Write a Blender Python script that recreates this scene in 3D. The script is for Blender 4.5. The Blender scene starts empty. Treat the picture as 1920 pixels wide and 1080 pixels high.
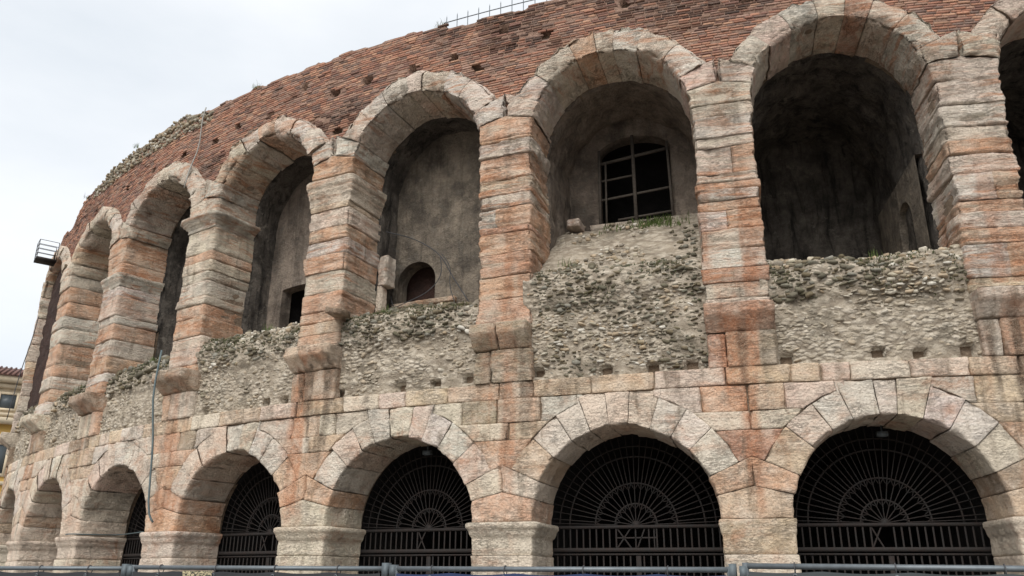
import bpy, bmesh, math, random
import numpy as np
from mathutils import Matrix, Vector

random.seed(7)
RNG = np.random.default_rng(11)
SC = bpy.context.scene
COL = SC.collection
R = math.radians

# ------------------------------------------------------------------ camera, sky, sun, exposure
cam_d = bpy.data.cameras.new('camera')
cam = bpy.data.objects.new('camera', cam_d); COL.objects.link(cam)
cam_d.sensor_width = 36.0
cam_d.lens = 36.0 * 1536.0 / 1920.0
cam_d.clip_end = 3000
cam.matrix_world = (Matrix.Translation((0, 0, 1.6)) @ Matrix.Rotation(math.pi / 2 + 0.34284, 4, 'X')
                    @ Matrix.Rotation(0.00761, 4, 'Z'))
SC.camera = cam
SC.view_settings.view_transform = 'Standard'
SC.view_settings.look = 'None'
SC.view_settings.gamma = 1.0
SC.view_settings.exposure = 1.22

SUN_AZ, SUN_EL = R(200), R(42)          # direction the light comes from (azimuth from +Y, clockwise)
world = bpy.data.worlds.new('World'); SC.world = world; world.use_nodes = True
wn, wl = world.node_tree.nodes, world.node_tree.links
wn.clear()
w_out = wn.new('ShaderNodeOutputWorld'); w_bg = wn.new('ShaderNodeBackground')
w_sky = wn.new('ShaderNodeTexSky'); w_sky.sky_type = 'NISHITA'; w_sky.sun_disc = False
w_sky.sun_elevation = SUN_EL; w_sky.sun_rotation = SUN_AZ
w_sc = wn.new('ShaderNodeVectorMath'); w_sc.operation = 'SCALE'; w_sc.inputs['Scale'].default_value = 0.07
w_tc = wn.new('ShaderNodeTexCoord'); w_map = wn.new('ShaderNodeMapping'); w_map.inputs['Scale'].default_value = (1.0, 1.0, 2.6)
w_nz = wn.new('ShaderNodeTexNoise'); w_nz.inputs['Scale'].default_value = 2.6; w_nz.inputs['Detail'].default_value = 6
w_rmp = wn.new('ShaderNodeValToRGB')
w_rmp.color_ramp.elements[0].position = 0.32; w_rmp.color_ramp.elements[0].color = (0.375, 0.397, 0.42, 1)
w_rmp.color_ramp.elements[1].position = 0.66; w_rmp.color_ramp.elements[1].color = (0.462, 0.472, 0.482, 1)
w_mix = wn.new('ShaderNodeMix'); w_mix.data_type = 'RGBA'; w_mix.inputs['Factor'].default_value = 0.9
wl.new(w_tc.outputs['Generated'], w_map.inputs['Vector']); wl.new(w_map.outputs['Vector'], w_nz.inputs['Vector'])
wl.new(w_nz.outputs['Fac'], w_rmp.inputs['Fac']); wl.new(w_sky.outputs['Color'], w_sc.inputs[0])
wl.new(w_sc.outputs['Vector'], w_mix.inputs[6]); wl.new(w_rmp.outputs['Color'], w_mix.inputs[7])
wl.new(w_mix.outputs[2], w_bg.inputs['Color']); w_bg.inputs['Strength'].default_value = 1.0
wl.new(w_bg.outputs['Background'], w_out.inputs['Surface'])

sun_d = bpy.data.lights.new('sun', 'SUN'); sun_d.energy = 1.5; sun_d.angle = R(50); sun_d.color = (1, 0.97, 0.92)
sun = bpy.data.objects.new('sun', sun_d); COL.objects.link(sun)
sdir = Vector((math.sin(SUN_AZ) * math.cos(SUN_EL), math.cos(SUN_AZ) * math.cos(SUN_EL), math.sin(SUN_EL)))
sun.rotation_euler = (-sdir).to_track_quat('-Z', 'Y').to_euler()

# ------------------------------------------------------------------ facade curve: (s along, d outward, z up) -> world
W = 5.43
PHI, K0, K1, X0, Y0 = -0.26065, 0.01899, -0.00028, 4.9686, 17.05748
_ss = np.linspace(-60, 16, 7601)
_th = PHI + K0 * _ss + .5 * K1 * _ss ** 2
_h = _ss[1] - _ss[0]
_x = np.concatenate([[0], np.cumsum((np.cos(_th[1:]) + np.cos(_th[:-1])) * .5 * _h)])
_y = np.concatenate([[0], np.cumsum((np.sin(_th[1:]) + np.sin(_th[:-1])) * .5 * _h)])
_x += X0 - np.interp(0, _ss, _x); _y += Y0 - np.interp(0, _ss, _y)

def to_world(s, d, z):
    s = np.asarray(s, float); d = np.asarray(d, float); z = np.asarray(z, float)
    s, d, z = np.broadcast_arrays(s, d, z)
    d = d + .45 * np.clip((-25. - s) / 7., 0, 1)          # the ruin swells towards its broken end
    th = np.interp(s, _ss, _th)
    return np.stack([np.interp(s, _ss, _x) + np.sin(th) * d, np.interp(s, _ss, _y) - np.cos(th) * d, z], -1)

def heading(s): return float(np.interp(s, _ss, _th))

# ------------------------------------------------------------------ vectorised value noise
def _hash(ix, iy, iz):
    h = (ix.astype(np.int64) * 374761393 + iy.astype(np.int64) * 668265263 + iz.astype(np.int64) * 2147483647) & 0xFFFFFFFF
    h = ((h ^ (h >> 13)) * 1274126177) & 0xFFFFFFFF
    h = (h ^ (h >> 16)) & 0xFFFFFFFF
    h = (h * 2246822519) & 0xFFFFFFFF
    return ((h ^ (h >> 15)) & 0xFFFFFF) / float(0xFFFFFF)

def vnoise(x, y, z):
    x, y, z = np.broadcast_arrays(np.asarray(x, float), np.asarray(y, float), np.asarray(z, float))
    ix, iy, iz = np.floor(x), np.floor(y), np.floor(z)
    fx, fy, fz = x - ix, y - iy, z - iz
    fx = fx * fx * (3 - 2 * fx); fy = fy * fy * (3 - 2 * fy); fz = fz * fz * (3 - 2 * fz)
    def H(a, b, c): return _hash(ix + a, iy + b, iz + c)
    x00 = H(0,0,0) * (1-fx) + H(1,0,0) * fx; x10 = H(0,1,0) * (1-fx) + H(1,1,0) * fx
    x01 = H(0,0,1) * (1-fx) + H(1,0,1) * fx; x11 = H(0,1,1) * (1-fx) + H(1,1,1) * fx
    return 2 * ((x00 * (1-fy) + x10 * fy) * (1-fz) + (x01 * (1-fy) + x11 * fy) * fz) - 1

def fbm(x, y, z, o=4):
    t = 0; a = .5; f = 1.
    for i in range(o):
        t = t + a * vnoise(x * f + 17.3 * i, y * f + 5.1 * i, z * f - 9.7 * i); a *= .5; f *= 2.03
    return t

def smooth(a, b, x):
    t = np.clip((x - a) / (b - a), 0, 1); return t * t * (3 - 2 * t)

# ------------------------------------------------------------------ materials
def lin(r, g, b):
    f = lambda c: (c / 255 / 12.92) if c / 255 <= .04045 else ((c / 255 + .055) / 1.055) ** 2.4
    return (f(r), f(g), f(b), 1)

class NT:
    def __init__(self, name, rough=.9):
        self.m = bpy.data.materials.new(name); self.m.use_nodes = True
        self.n = self.m.node_tree.nodes; self.l = self.m.node_tree.links
        self.b = self.n['Principled BSDF']; self.b.inputs['Roughness'].default_value = rough
        self.b.inputs['Specular IOR Level'].default_value = .25
        g = self.n.new('ShaderNodeNewGeometry'); self.pos = g.outputs['Position']; self.nor = g.outputs['Normal']
    def scaled(self, v, src=None):
        m = self.n.new('ShaderNodeMapping'); m.inputs['Scale'].default_value = v
        self.l.new(src or self.pos, m.inputs['Vector']); return m.outputs['Vector']
    def noise(self, scale, detail=4, rough=.55, vec=None, dist=0):
        t = self.n.new('ShaderNodeTexNoise'); t.inputs['Scale'].default_value = scale
        t.inputs['Detail'].default_value = detail; t.inputs['Roughness'].default_value = rough
        t.inputs['Distortion'].default_value = dist
        self.l.new(vec or self.pos, t.inputs['Vector']); return t.outputs['Fac']
    def ramp(self, fac, a, b, lo=0., hi=1.):
        r = self.n.new('ShaderNodeMapRange'); r.inputs['From Min'].default_value = a; r.inputs['From Max'].default_value = b
        r.inputs['To Min'].default_value = lo; r.inputs['To Max'].default_value = hi
        self.l.new(fac, r.inputs['Value']); return r.outputs['Result']
    def math(self, op, a, b):
        m = self.n.new('ShaderNodeMath'); m.operation = op
        for i, v in enumerate((a, b)):
            if isinstance(v, (int, float)): m.inputs[i].default_value = v
            else: self.l.new(v, m.inputs[i])
        return m.outputs[0]
    def mix(self, fac, a, b, mode='MIX'):
        m = self.n.new('ShaderNodeMix'); m.data_type = 'RGBA'; m.blend_type = mode
        for i, v in ((0, fac), (6, a), (7, b)):
            if isinstance(v, (int, float)): m.inputs[i].default_value = v
            elif isinstance(v, tuple): m.inputs[i].default_value = v
            else: self.l.new(v, m.inputs[i])
        return m.outputs[2]
    def objcol(self):
        return self.n.new('ShaderNodeObjectInfo').outputs['Color']
    def attr(self, nm='Col'):
        a = self.n.new('ShaderNodeAttribute'); a.attribute_name = nm; return a.outputs['Color']
    def finish(self, col, height=None, dist=.02, strength=1.):
        if isinstance(col, tuple): self.b.inputs['Base Color'].default_value = col
        else: self.l.new(col, self.b.inputs['Base Color'])
        if height is not None:
            bp = self.n.new('ShaderNodeBump'); bp.inputs['Distance'].default_value = dist; bp.inputs['Strength'].default_value = strength
            self.l.new(height, bp.inputs['Height']); self.l.new(bp.outputs['Normal'], self.b.inputs['Normal'])
        return self.m

def mat_limestone(name, strata=1., stain=1.):
    t = NT(name)
    base = t.mix(.22, t.objcol(), lin(224, 208, 190))
    band = t.noise(1.0, 6, .65, t.scaled((.9, .9, 7.5)), .5)
    blot = t.noise(2.3, 6, .65)
    big = t.noise(.42, 4, .6)
    fine = t.noise(26, 5, .7)
    c = t.mix(t.ramp(blot, .42, .66, 0, .6), base, lin(224, 210, 193))
    c = t.mix(t.math('MULTIPLY', t.ramp(band, .50, .62, 0, .75 * strata), t.ramp(big, .36, .58)), c, lin(196, 130, 88))
    c = t.mix(t.ramp(band, .46, .34, 0, .6 * strata), c, lin(214, 202, 180))
    rust = t.math('MULTIPLY', t.ramp(t.noise(1.7, 6, .7, None, .6), .52, .66, 0, .7 * stain), t.ramp(big, .40, .62))
    c = t.mix(rust, c, lin(184, 120, 80))
    streak = t.math('MULTIPLY', t.ramp(t.noise(2.1, 5, .65, t.scaled((2.4, 2.4, .35))), .52, .70, 0, .75 * stain), t.ramp(t.noise(.6, 3), .42, .6))
    c = t.mix(streak, c, lin(98, 80, 60))
    sep = t.n.new('ShaderNodeSeparateColor'); t.l.new(t.attr(), sep.inputs[0])
    brk = t.ramp(t.noise(6, 5, .7), .30, .58, .35, 1.)
    c = t.mix(t.math('MULTIPLY', t.math('MULTIPLY', sep.outputs[0], brk), .72), c, lin(186, 116, 74))
    c = t.mix(t.math('MULTIPLY', t.math('MULTIPLY', sep.outputs[1], brk), .85), c, lin(74, 58, 44))
    lich = t.noise(4.5, 7, .78)
    c = t.mix(t.ramp(lich, .59, .69, 0, .5), c, lin(118, 108, 94))
    c = t.mix(t.ramp(fine, .45, .75, .0, .28), c, lin(138, 114, 94))
    c = t.mix(t.ramp(t.noise(60, 3, .7), .45, .72, 0, .4), c, lin(224, 212, 190))
    ht = t.math('ADD', t.math('MULTIPLY', t.noise(8, 7, .76), 1.6), t.math('MULTIPLY', t.noise(1.6, 6, .7, t.scaled((3, 3, 16)), .6), 1.2 * strata))
    vor = t.n.new('ShaderNodeTexVoronoi'); vor.inputs['Scale'].default_value = 17; t.l.new(t.pos, vor.inputs['Vector'])
    ht = t.math('ADD', ht, t.math('MULTIPLY', vor.outputs['Distance'], .4))
    crack = t.noise(1.0, 7, .7, t.scaled((2.0, 2.0, 11.)), 1.2)
    ln = t.ramp(t.math('ABSOLUTE', t.math('SUBTRACT', crack, .5), 0.), 0., .022, 1., 0.)
    ln = t.math('MULTIPLY', ln, t.ramp(t.noise(1.3, 4), .45, .6))
    ht = t.math('SUBTRACT', ht, t.math('MULTIPLY', ln, .9 * (.35 + .65 * strata)))
    return t.finish(c, ht, .075, 1.0)

def mat_rubble(name, moss=1.):
    t = NT(name)
    c = t.mix(1.0, t.objcol(), t.attr(), 'MULTIPLY')
    c = t.mix(t.ramp(t.noise(13, 5, .7), .38, .7, 0, .5), c, lin(92, 84, 70))
    c = t.mix(t.ramp(t.noise(2.2, 4, .6), .56, .68, 0, .35 * moss), c, lin(74, 76, 50))
    return t.finish(c, t.noise(30, 5, .7), .02, .8)

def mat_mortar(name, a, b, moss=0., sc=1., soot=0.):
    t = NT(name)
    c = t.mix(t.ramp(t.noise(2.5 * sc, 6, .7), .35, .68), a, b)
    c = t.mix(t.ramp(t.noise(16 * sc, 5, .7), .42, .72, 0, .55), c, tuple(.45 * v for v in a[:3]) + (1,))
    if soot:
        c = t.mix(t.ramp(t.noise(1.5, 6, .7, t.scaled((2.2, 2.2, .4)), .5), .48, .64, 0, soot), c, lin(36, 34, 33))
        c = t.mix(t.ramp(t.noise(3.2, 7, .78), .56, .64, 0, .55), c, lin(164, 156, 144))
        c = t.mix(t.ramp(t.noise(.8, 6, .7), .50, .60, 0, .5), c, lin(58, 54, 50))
    if moss: c = t.mix(t.ramp(t.noise(1.4, 5, .65), .52, .66, 0, moss), c, lin(62, 64, 42))
    h = t.math('ADD', t.noise(20 * sc, 6, .75), t.math('MULTIPLY', t.noise(6 * sc, 5, .7), 2.0))
    return t.finish(c, h, .08, 1.)

def mat_brick():
    t = NT('weathered_brick')
    c = t.mix(1.0, t.objcol(), t.attr(), 'MULTIPLY')
    c = t.mix(t.ramp(t.noise(20, 5, .7), .4, .72, 0, .55), c, lin(104, 72, 60))
    c = t.mix(t.ramp(t.noise(1.6, 6, .75), .52, .64, 0, .62), c, lin(124, 108, 98))
    c = t.mix(t.ramp(t.noise(5, 5, .7), .58, .72, 0, .5), c, lin(176, 142, 120))
    return t.finish(c, t.noise(34, 5, .7), .02, .8)

def mat_plain(name, col, rough=.6, metal=0., var=.25, sc=8., bump=.0):
    t = NT(name, rough); t.b.inputs['Metallic'].default_value = metal
    c = t.mix(t.ramp(t.noise(sc, 5, .65), .35, .7), col, tuple(v * (1 - var * 2) for v in col[:3]) + (1,)) if var else col
    return t.finish(c, t.noise(sc * 6, 4) if bump else None, bump or .01, .6)

def mat_iron():
    t = NT('rusty_iron', .75); t.b.inputs['Metallic'].default_value = .25
    c = t.mix(t.ramp(t.noise(7, 5, .7), .4, .65), lin(47, 45, 44), lin(52, 44, 41))
    return t.finish(c, t.noise(60, 3), .004, .5)

def mat_roof():
    t = NT('terracotta_tile', .85)
    c = t.mix(t.ramp(t.noise(3, 5, .7), .35, .7), lin(122, 92, 84), lin(96, 74, 68))
    return t.finish(c)

M_PIER = mat_limestone('eroded_limestone', 1.0, .8)
M_FACE = mat_limestone('dressed_limestone', .35, 1.0)
M_RUB = mat_rubble('cobble_stone', 1.)
def mat_packed():
    t = NT('packed_rubble')
    wob = t.n.new('ShaderNodeVectorMath'); wob.operation = 'ADD'
    nz = t.n.new('ShaderNodeTexNoise'); nz.inputs['Scale'].default_value = 5; t.l.new(t.pos, nz.inputs['Vector'])
    sc = t.n.new('ShaderNodeVectorMath'); sc.operation = 'SCALE'; sc.inputs['Scale'].default_value = .10; t.l.new(nz.outputs['Color'], sc.inputs[0])
    t.l.new(t.pos, wob.inputs[0]); t.l.new(sc.outputs[0], wob.inputs[1])
    vor = t.n.new('ShaderNodeTexVoronoi'); vor.inputs['Scale'].default_value = 1.0
    t.l.new(t.scaled((6.5, 6.5, 12.), wob.outputs[0]), vor.inputs['Vector'])
    sp = t.n.new('ShaderNodeSeparateColor'); t.l.new(vor.outputs['Color'], sp.inputs[0])
    v2 = t.n.new('ShaderNodeTexVoronoi'); v2.inputs['Scale'].default_value = 1.0
    t.l.new(t.scaled((3.4, 3.4, 6.6), wob.outputs[0]), v2.inputs['Vector'])
    pick = t.ramp(t.noise(1.1, 4, .6), .46, .54)
    mx = t.n.new('ShaderNodeMix'); mx.data_type = 'FLOAT'
    t.l.new(pick, mx.inputs[0]); t.l.new(vor.outputs['Distance'], mx.inputs[2]); t.l.new(v2.outputs['Distance'], mx.inputs[3])
    dist = mx.outputs[0]
    smear = t.ramp(t.noise(.9, 5, .65, None, .8), .44, .56)
    c = t.mix(sp.outputs[0], lin(208, 197, 180), lin(166, 154, 136))
    c = t.mix(t.ramp(dist, .40, .70, 0, .7), c, lin(116, 104, 90))
    c = t.mix(t.math('MULTIPLY', smear, .45), c, lin(178, 165, 147))
    c = t.mix(t.ramp(t.noise(18, 5, .7), .45, .75, 0, .45), c, lin(116, 102, 86))
    c = t.mix(t.ramp(t.noise(1.4, 5, .65), .54, .64, 0, .5), c, lin(88, 82, 70))
    amt = t.ramp(smear, 0, 1, 1., .55)
    h = t.math('ADD', t.math('MULTIPLY', t.math('MULTIPLY', t.ramp(dist, .1, .7, 1., 0.), amt), 1.0), t.math('MULTIPLY', t.noise(20, 6, .75), .8))
    return t.finish(c, h, .085, 1.)
M_MORT = mat_packed()
M_CORE = mat_mortar('joint_mortar', lin(166, 146, 126), lin(132, 114, 96))
M_BMORT = mat_mortar('brick_mortar', lin(172, 142, 124), lin(132, 104, 90))
M_BRICK = mat_brick()
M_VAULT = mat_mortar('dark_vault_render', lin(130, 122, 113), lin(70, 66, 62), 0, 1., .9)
M_VAULTB = mat_mortar('brown_vault_render', lin(164, 150, 136), lin(114, 102, 92), 0, 1., .42)
M_PLAST = mat_mortar('stained_plaster', lin(156, 144, 128), lin(98, 90, 82), 0, .8, .45)
M_DARK = mat_mortar('painted_shade_render', lin(46, 43, 42), lin(30, 28, 28))  # near-black colour paints in the deep shade of passages and openings
M_SLOPE = mat_mortar('earthy_render', lin(188, 170, 150), lin(156, 138, 120), .12)
M_IRON = mat_iron()
M_GALV = mat_plain('galvanised_steel', lin(108, 114, 118), .5, .5, .12, 20)
M_CLAMP = mat_plain('painted_clamp', lin(98, 106, 110), .6, .3, .15, 15)
M_BLACK = mat_plain('black_banner', lin(52, 53, 56), .7, 0, .12, 5)
M_GREY = mat_plain('grey_banner', lin(66, 70, 72), .7, 0, .12, 5)
M_NAVY = mat_plain('navy_banner', lin(42, 54, 88), .65, 0, .12, 5)
M_CABLE = mat_plain('dull_cable', lin(70, 70, 72), .7, 0, .1)
M_CABLEL = mat_plain('pale_cable', lin(150, 148, 142), .7, 0, .1)
M_PIPE = mat_plain('blue_grey_pipe', lin(96, 108, 110), .6, .2, .12, 12)
M_WOOD = mat_plain('grey_weathered_wood', lin(92, 85, 78), .9, 0, .2, 14, .01)
M_YEL = mat_plain('ochre_stucco', lin(206, 168, 96), .9, 0, .08, 1.2)
M_CRM = mat_plain('cream_stone', lin(206, 190, 164), .9, 0, .1, 2)
M_GLASS = mat_plain('window_glass', lin(74, 80, 84), .3, 0, 0)
M_ROOF = mat_roof()
M_GRASS = mat_plain('grass_blades', lin(84, 98, 50), .8, 0, .2, 9)
M_MOSS = mat_plain('moss', lin(70, 76, 44), .95, 0, .25, 12)
M_RED = mat_mortar('red_brown_render', lin(78, 57, 50), lin(54, 42, 38))
M_PAVE = mat_mortar('paving', lin(150, 142, 134), lin(126, 120, 114), 0, .4)

# ------------------------------------------------------------------ object helpers
WPOS = {}
def tag(o, label=None, cat=None, group=None, kind=None):
    if label: o['label'] = label
    if cat: o['category'] = cat
    if group: o['group'] = group
    if kind: o['kind'] = kind
    return o

def mk_mesh(name, verts, faces, smoothed=True, colors=None):
    """verts (N,3); faces: list of int arrays (M,k)"""
    me = bpy.data.meshes.new(name)
    verts = np.asarray(verts, np.float32)
    me.vertices.add(len(verts)); me.vertices.foreach_set('co', verts.ravel())
    li = np.concatenate([np.asarray(f).ravel() for f in faces]).astype(np.int32)
    sizes = np.concatenate([np.full(len(f), np.asarray(f).shape[1]) for f in faces]).astype(np.int32)
    me.loops.add(len(li)); me.loops.foreach_set('vertex_index', li)
    me.polygons.add(len(sizes))
    me.polygons.foreach_set('loop_start', np.concatenate([[0], np.cumsum(sizes)[:-1]]).astype(np.int32))
    me.update(calc_edges=True)
    me.validate()
    if smoothed: me.polygons.foreach_set('use_smooth', np.ones(len(me.polygons), bool))
    if colors is not None:
        ca = me.color_attributes.new('Col', 'FLOAT_COLOR', 'POINT')
        ca.data.foreach_set('color', np.asarray(colors, np.float32).ravel())
    return me

def empty(name, loc, rz=0, parent=None):
    o = bpy.data.objects.new(name, None); COL.objects.link(o); o.empty_display_size = .3
    o.location = loc; o.rotation_euler = (0, 0, rz); WPOS[o.name] = Vector(loc); return o

def add(name, me, mat, parent=None, loc=(0, 0, 0), color=None):
    """object whose world position is loc (parents here are never rotated unless local=True use)"""
    o = bpy.data.objects.new(name, me); COL.objects.link(o)
    if mat and not me.materials: me.materials.append(mat)
    loc = Vector(loc)
    if parent is not None:
        o.parent = parent; o.location = loc - WPOS[parent.name]
    else: o.location = loc
    WPOS[o.name] = loc
    if color is not None: o.color = color
    return o

def add_world(name, verts, faces, mat, parent=None, color=None, smoothed=True, colors=None, origin=None):
    v = np.asarray(verts, float).reshape(-1, 3)
    c = v.mean(0) if origin is None else np.asarray(origin, float)
    return add(name, mk_mesh(name, v - c, faces, smoothed, colors), mat, parent, c, color)

def add_local(name, me, mat, parent, loc=(0, 0, 0), rot=(0, 0, 0), scale=(1, 1, 1)):
    o = bpy.data.objects.new(name, me); COL.objects.link(o)
    if mat and not me.materials: me.materials.append(mat)
    o.parent = parent; o.location = loc; o.rotation_euler = rot; o.scale = scale; return o

def gridfaces(nr, nc, off=0, close=False):
    r, c = np.meshgrid(np.arange(nr - 1), np.arange(nc if close else nc - 1), indexing='ij')
    a = r * nc + c; b = r * nc + (c + 1) % nc
    return np.stack([a, b, b + nc, a + nc], -1).reshape(-1, 4) + off

class MB:
    """small mesh builder: boxes and tubes, joined into one mesh"""
    def __init__(s): s.v = []; s.f = {}; s.n = 0
    def _add(s, v, faces):
        for f in faces: s.f.setdefault(len(f), []).append([i + s.n for i in f])
        s.v += [tuple(map(float, p)) for p in v]; s.n += len(v)
    def box(s, c, size, M=None):
        hx, hy, hz = (q / 2 for q in size)
        pts = [Vector((x, y, z)) for z in (-hz, hz) for y in (-hy, hy) for x in (-hx, hx)]
        pts = [(M @ p if M else p) + Vector(c) for p in pts]
        s._add(pts, [(0,2,3,1),(4,5,7,6),(0,1,5,4),(2,6,7,3),(0,4,6,2),(1,3,7,5)]); return s
    def tube(s, path, r, n=8, closed=False):
        P = [Vector(p) for p in path]; rings = []; up = Vector((0.3, 0.2, 1)).normalized()
        for i, p in enumerate(P):
            t = (P[min(i+1, len(P)-1)] - P[max(i-1, 0)]).normalized()
            a = t.cross(up)
            if a.length < .05: a = t.cross(Vector((1, 0, 0)))
            a.normalize(); b = t.cross(a)
            rings.append([p + (a * math.cos(k * 2 * math.pi / n) + b * math.sin(k * 2 * math.pi / n)) * r for k in range(n)])
        F = [(i*n + k, i*n + (k+1) % n, (i+1)*n + (k+1) % n, (i+1)*n + k) for i in range(len(P)-1) for k in range(n)]
        F += [tuple(range(n))[::-1], tuple((len(P)-1)*n + k for k in range(n))]
        s._add([p for q in rings for p in q], F); return s
    def mesh(s, name, smoothed=False):
        return mk_mesh(name, s.v, [np.array(f) for f in s.f.values()], smoothed)

# ------------------------------------------------------------------ stones
CREAM = lin(224, 209, 190); WHITE = lin(226, 217, 205); ORANGE = lin(216, 164, 128); PINK = lin(227, 202, 186)
RED = lin(182, 116, 84); OLIVE = lin(146, 130, 102); BROWN = lin(142, 112, 86); GREY = lin(208, 194, 180); TAN = lin(214, 184, 152)
CODE = dict(c=CREAM, w=WHITE, o=ORANGE, p=PINK, r=RED, v=OLIVE, b=BROWN, g=GREY, t=TAN)
def vary(c, a=.10):
    k = 1 + random.uniform(-a, a); return tuple(min(1, q * k * (1 + random.uniform(-.04, .04))) for q in c[:3]) + (1,)

def stone(name, parent, F, length, depthL, depthR, height, mat, color, df=0., sp=.05, amp=.03, strata=0., edge=.014, cr=.028,
          prof=None, chips=1.0, seed=None, big=0.):
    """Stone whose visible skin runs over its left side, its front and its right side.
    F(u, d, t) -> (s, d, z): u across the face (0..1), d depth, t along the stone (0..1)."""
    nu = max(4, int(length / sp)); nl = max(2, int(depthL / (sp * 1.5))); nr = max(2, int(depthR / (sp * 1.5))); nt = max(4, int(height / sp) + 1)
    q = np.linspace(0, 1, nl + 1)[:-1]
    pu = np.concatenate([np.zeros(nl), np.linspace(0, 1, nu + 1), np.ones(nr)])
    pd = np.concatenate([df - depthL * (1 - q), np.full(nu + 1, df), df - depthR * (np.linspace(0, 1, nr + 1)[1:])])
    dist = np.concatenate([depthL * (1 - q), np.minimum(np.linspace(0, 1, nu + 1), 1 - np.linspace(0, 1, nu + 1)) * length, depthR * np.linspace(0, 1, nr + 1)[1:]])
    t = np.linspace(0, 1, nt)
    t = np.unique(np.clip(np.concatenate([[0, .25 * edge / height, edge / height], t[(t > edge / height * 1.4) & (t < 1 - edge / height * 1.4)],
                                          [1 - edge / height, 1 - .25 * edge / height, 1]]), 0, 1))
    nt = len(t); n = len(pu)
    T, U = np.meshgrid(t, pu, indexing='ij'); _, D = np.meshgrid(t, pd, indexing='ij'); _, DC = np.meshgrid(t, dist, indexing='ij')
    s, d, z = F(U, D, T)
    P = np.stack([s, d, z], -1)
    gp = np.gradient(P, axis=1); gt = np.gradient(P, axis=0)
    N = np.cross(gp, gt); N /= np.linalg.norm(N, axis=-1, keepdims=True) + 1e-9
    cen = P.mean((0, 1)); cen[1] -= .4
    if (N * (P - cen)).sum() < 0: N = -N
    o = RNG.uniform(-50, 50, 3) if seed is None else np.array([seed * 7.31, seed * 3.17, seed * 5.7])
    x, y, zz = s + o[0], d + o[1], z + o[2]
    te = np.minimum(T, 1 - T) * height
    wob = 1 + 3.2 * chips * fbm(x * 3.1, y * 3.1, zz * 3.1, 3)
    disp = -edge * np.clip(wob, .15, 4) * (1 - smooth(0, edge * 1.3, te)) ** 1.3
    disp -= cr * np.clip(wob, .15, 4) * np.exp(-(DC / (cr * 1.1)) ** 2) * .8
    disp += amp * (1.3 * fbm(x * 1.6, y * 1.6, zz * 1.6, 3) + .9 * fbm(x * 6, y * 6, zz * 6, 3))
    if big: disp += big * (fbm(x * .75, y * .75, zz * .9, 3) * 2 - .15)
    if strata:
        zz2 = zz + .12 * fbm(x * .9, y * .9, zz * .9, 2)
        lay = vnoise(x * .7, y * .7, zz2 * 11) * .6 + vnoise(x * 1.5, y * 1.5, zz2 * 23) * .4
        disp += strata * (np.minimum(lay, .35) - .15)
        disp -= strata * 1.3 * smooth(.45, .8, vnoise(x * 1.1, y * 1.1, zz2 * 5))
    if prof is not None: disp = disp * .6 + prof(T, z)
    P = P + N * disp[..., None]
    V = to_world(P[..., 0], P[..., 1], P[..., 2]).reshape(-1, 3)
    sv, zv = P[..., 0], P[..., 2]
    px = np.abs(((sv / W + .5) % 1) - .5) * W
    low = (zv < 7.5)
    near_p = smooth(.95, .30, px + .35 * fbm(sv * 1.3, 0, zv * .8, 2))
    st1 = fbm(sv * 3.2 + 3, d * 2, zv * .45, 3); st2 = fbm(sv * 4.5 + 31, d * 2, zv * .30 + 7, 3)
    zlow = smooth(2.5, 3.4, zv) * smooth(7.4, 6.9, zv)
    rust = near_p * smooth(-.20, .22, st1) * np.where(low, zlow * .95, .35 * smooth(10.5, 8, zv))
    dark = near_p * smooth(.02, .26, st2) * np.where(low, smooth(3.9, 5.0, zv) * smooth(7.2, 6.6, zv), 0.)
    drip = smooth(.12, .3, fbm(sv * 2.6 + 60, d, zv * .25, 3)) * np.where(low, smooth(5.0, 5.9, zv) * .55, .25)
    pk = np.round(sv / W).astype(int)
    rk = np.select([pk == 0, pk == -1, pk == -2, pk == -3, pk == 1], [1.25, .75, 1.25, .8, .7], .5)
    dk = np.select([pk == 0, pk == -1, pk == -2, pk == -3, pk == 1], [.8, .75, 1.4, .8, 1.2], .6)
    rust = np.clip(rust * rk + np.where(low, 0, .55 * smooth(-.1, .25, st1) * smooth(11.3, 9.6, zv) * np.isin(pk, (0, -1, 1))), 0, 1); dark = dark * dk
    att = np.stack([rust, np.clip(dark + drip, 0, 1), 0 * rust, 1 + 0 * rust], -1).reshape(-1, 4)
    fa = gridfaces(nt, n)
    cap0 = np.arange(n)[::-1][None]; cap1 = ((nt - 1) * n + np.arange(n))[None]
    # orient the faces outward
    g = fa[len(fa) // 2]
    ctr = to_world(cen[0], cen[1] - .3, cen[2])
    nn = np.cross(V[g[1]] - V[g[0]], V[g[3]] - V[g[0]])
    if np.dot(nn, V[g[0]] - ctr) < 0: fa = fa[:, ::-1]
    return add_world(name, V, [fa, cap0, cap1], mat, parent, color, colors=att)

def block(name, parent, sl, sr, zb, zt, color, mat=None, df=0., depthL=.25, depthR=.25, gap=.005, dprof=None, **k):
    """sl, sr: number or f(t); zb, zt: number or f(s)"""
    fs = lambda v: v if callable(v) else (lambda t, v=v: v + 0 * t)
    sl, sr, zb, zt = map(fs, (sl, sr, zb, zt))
    def F(U, D, T):
        a = sl(T) + gap; b = sr(T) - gap
        s = a + (b - a) * U
        lo = zb(s) + gap; hi = zt(s) - gap
        z = lo + (hi - lo) * T
        return s, (D if dprof is None else D + dprof(z) * np.clip(1 + (D - df) / depthL, 0, 1)), z
    m = .5 + 0 * np.zeros(1)
    L = float(sr(m)[0] - sl(m)[0]); H = float((zt(m * 0 + sl(m)) - zb(m * 0 + sl(m)))[0])
    return stone(name, parent, F, max(L, .1), depthL, depthR, max(H, .08), mat or M_FACE, color, df, **k)

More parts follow.
